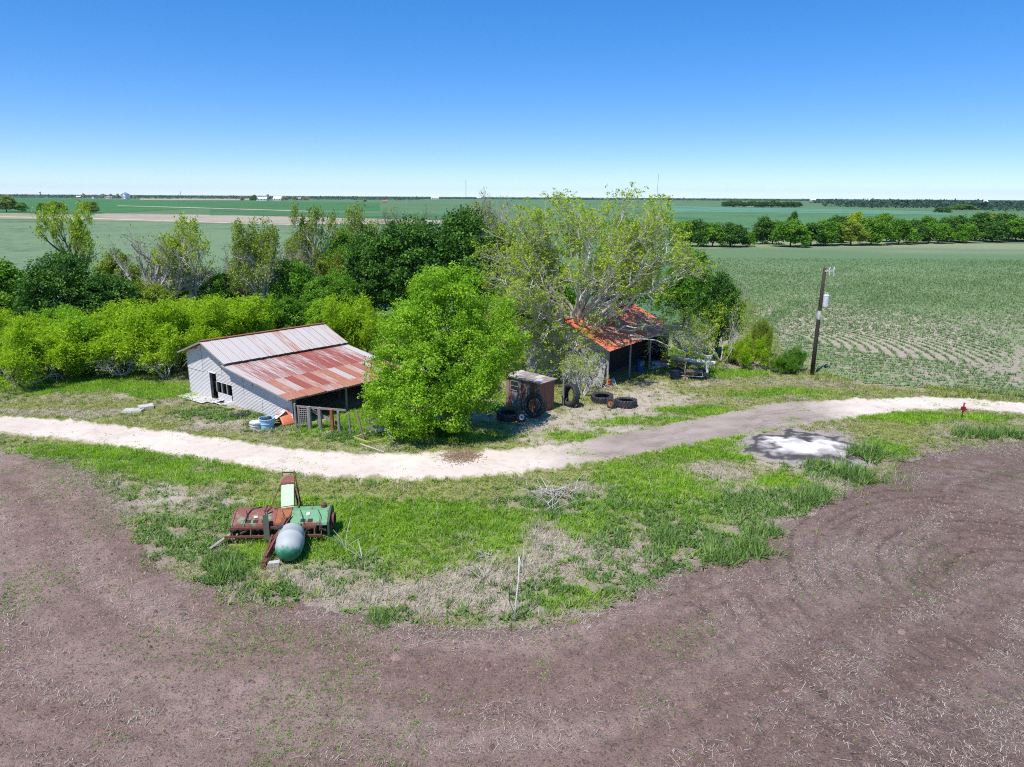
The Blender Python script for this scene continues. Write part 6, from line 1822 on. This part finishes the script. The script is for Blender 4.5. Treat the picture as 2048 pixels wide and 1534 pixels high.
for z in (3, 6, 9, 12):
    MB().lathe([(9.55, z), (9.7, z + .2), (9.55, z + .4)], 32).build('hoop', M['silo_tin'], sl)
MB().box((0, -9.6, 1.3), (2, 0.3, 2.6)).build('door', M['far_roof'], sl)


def far_house(loc, w, d, h, rh, wall, roof, label, rz=0.0, cat='house'):
    e = empty('far_house', loc, rz, label, cat, 'farm buildings on the horizon')
    MB().box((0, 0, h / 2), (w, d, h)).build('wall', M[wall], e)
    o = .6
    MB().add([(-w / 2 - o, -d / 2 - o, h), (w / 2 + o, -d / 2 - o, h), (w / 2 + o, d / 2 + o, h), (-w / 2 - o, d / 2 + o, h), (-w / 2 - o, 0, h + rh), (w / 2 + o, 0, h + rh)],
             [(0, 1, 5, 4), (2, 3, 4, 5), (0, 4, 3), (1, 2, 5), (3, 2, 1, 0)]).build('roof', M[roof], e)
    for k in (-0.3, 0.0, 0.3):
        MB().box((k * w, -d / 2 - .03, h * .45), (w * .1, 0.06, h * .5)).build('window', M['far_roof'], e)
    return e


far_house((-1223.84,2145.95), 13, 9, 5, 6, 'far_white', 'far_roof', 'white gabled house with dark roof left of the silo', 1.2)
far_house((-1312.13,2216.07), 12, 9, 4, 3, 'far_tan', 'far_white', 'low tan building at the left end of the distant farmstead')
far_house((-1202.81,2182.20), 22, 9, 3.5, 2.5, 'far_white', 'far_tan', 'long low white building just left of the silo')
far_house((-1322.10,2472.51), 8, 8, 7, 3, 'far_tan', 'far_tan', 'tan building close behind the silo')
far_house((-598.22,1749.51), 24, 16, 4, 5, 'far_white', 'far_white', 'left of two white roofed barns on the distant field')
far_house((-589.48,1837.80), 20, 16, 4, 6, 'far_white', 'far_white', 'right of two white roofed barns on the distant field')
far_house((-549.50,1876.92), 14, 10, 4, 4, 'far_tan', 'far_tan', 'pinkish tan house among grey trees right of the white barns')
far_house((-255.86,1463.51), 9, 6, 2.0, 2.2, 'far_tan', 'far_red', 'tiny red roofed shed alone on the distant field', 0.2, 'shed')
far_house((-305.20,2866.79), 30, 16, 6, 5, 'far_white', 'far_white', 'far white buildings left of the tall mast')
far_house((-133.49,2872.86), 16, 12, 6, 4, 'far_tan', 'far_white', 'far pale building right of the tall mast')
far_house((366.64,1132.51), 10, 8, 3, 2, 'far_white', 'far_tan', 'pale house under the far row of dark trees')
far_house((387.61,1114.88), 14, 8, 3, 2, 'far_tan', 'far_tan', 'tan house under the far row of dark trees')
far_house((1158.53,2837.58), 20, 12, 6, 4, 'far_white', 'far_white', 'white barn on the right horizon past the homestead trees')
far_house((1043.11,2157.47), 18, 12, 6, 4, 'far_white', 'far_white', 'white barn among scrub on the far right plain')
far_house((1301.99,2026.51), 16, 12, 6, 4, 'far_white', 'far_white', 'white building near the right end of the horizon')


def mast(loc, h, w, label, white=False):
    e = empty('radio_mast', loc, 0, label, 'mast', 'masts on the horizon')
    m = MB()
    for k in range(3):
        a = k * 2.094
        m.bar((math.cos(a) * w, math.sin(a) * w, 0), (math.cos(a) * w * .8, math.sin(a) * w * .8, h), w * .35)
    for k in range(12):
        m.box((0, 0, h * (k + .5) / 12), (w * 1.6, w * 1.6, w * .3))
    m.build('lattice', M['far_roof'], e)
    return e


mast((-225.54,3514.09), 88, 1.3, 'tall thin dark radio mast standing on the horizon')
mast((570.41,2906.69), 100, 0.9, 'very faint mast above the half bare tree on the horizon')
mast((-1219.63,2693.31), 24, 0.9, 'tiny mast on the horizon right of the silo')
wt = empty('water_tower', (-2269.03,3522.07), 0, 'white water tower tiny on the left horizon', 'water tower')
MB().tube([(0, 0, 0), (0, 0, 17)], 1.2, 8).build('stem', M['far_white'], wt)
MB().lathe([(0, 15), (4, 16), (6, 19), (4, 22), (0, 23)], 16).build('bowl', M['far_white'], wt, smooth=True)


# ------------------------------------------------------------------ the air
hz, nt, b = newmat('haze_air')
nt.nodes.remove(b)
pv = nt.nodes.new('ShaderNodeVolumePrincipled')
pv.inputs['Color'].default_value = (0.86, 0.93, 1.0, 1)
pv.inputs['Density'].default_value = 0.00004
pv.inputs['Anisotropy'].default_value = 0.2
nt.links.new(pv.outputs[0], nt.nodes['Material Output'].inputs['Volume'])
hb = MB().box((0, 4500, 53), (18400, 9700, 110)).build('haze', hz)
tag(hb, 'thin pale air lying over the whole plain', 'haze', kind='stuff')
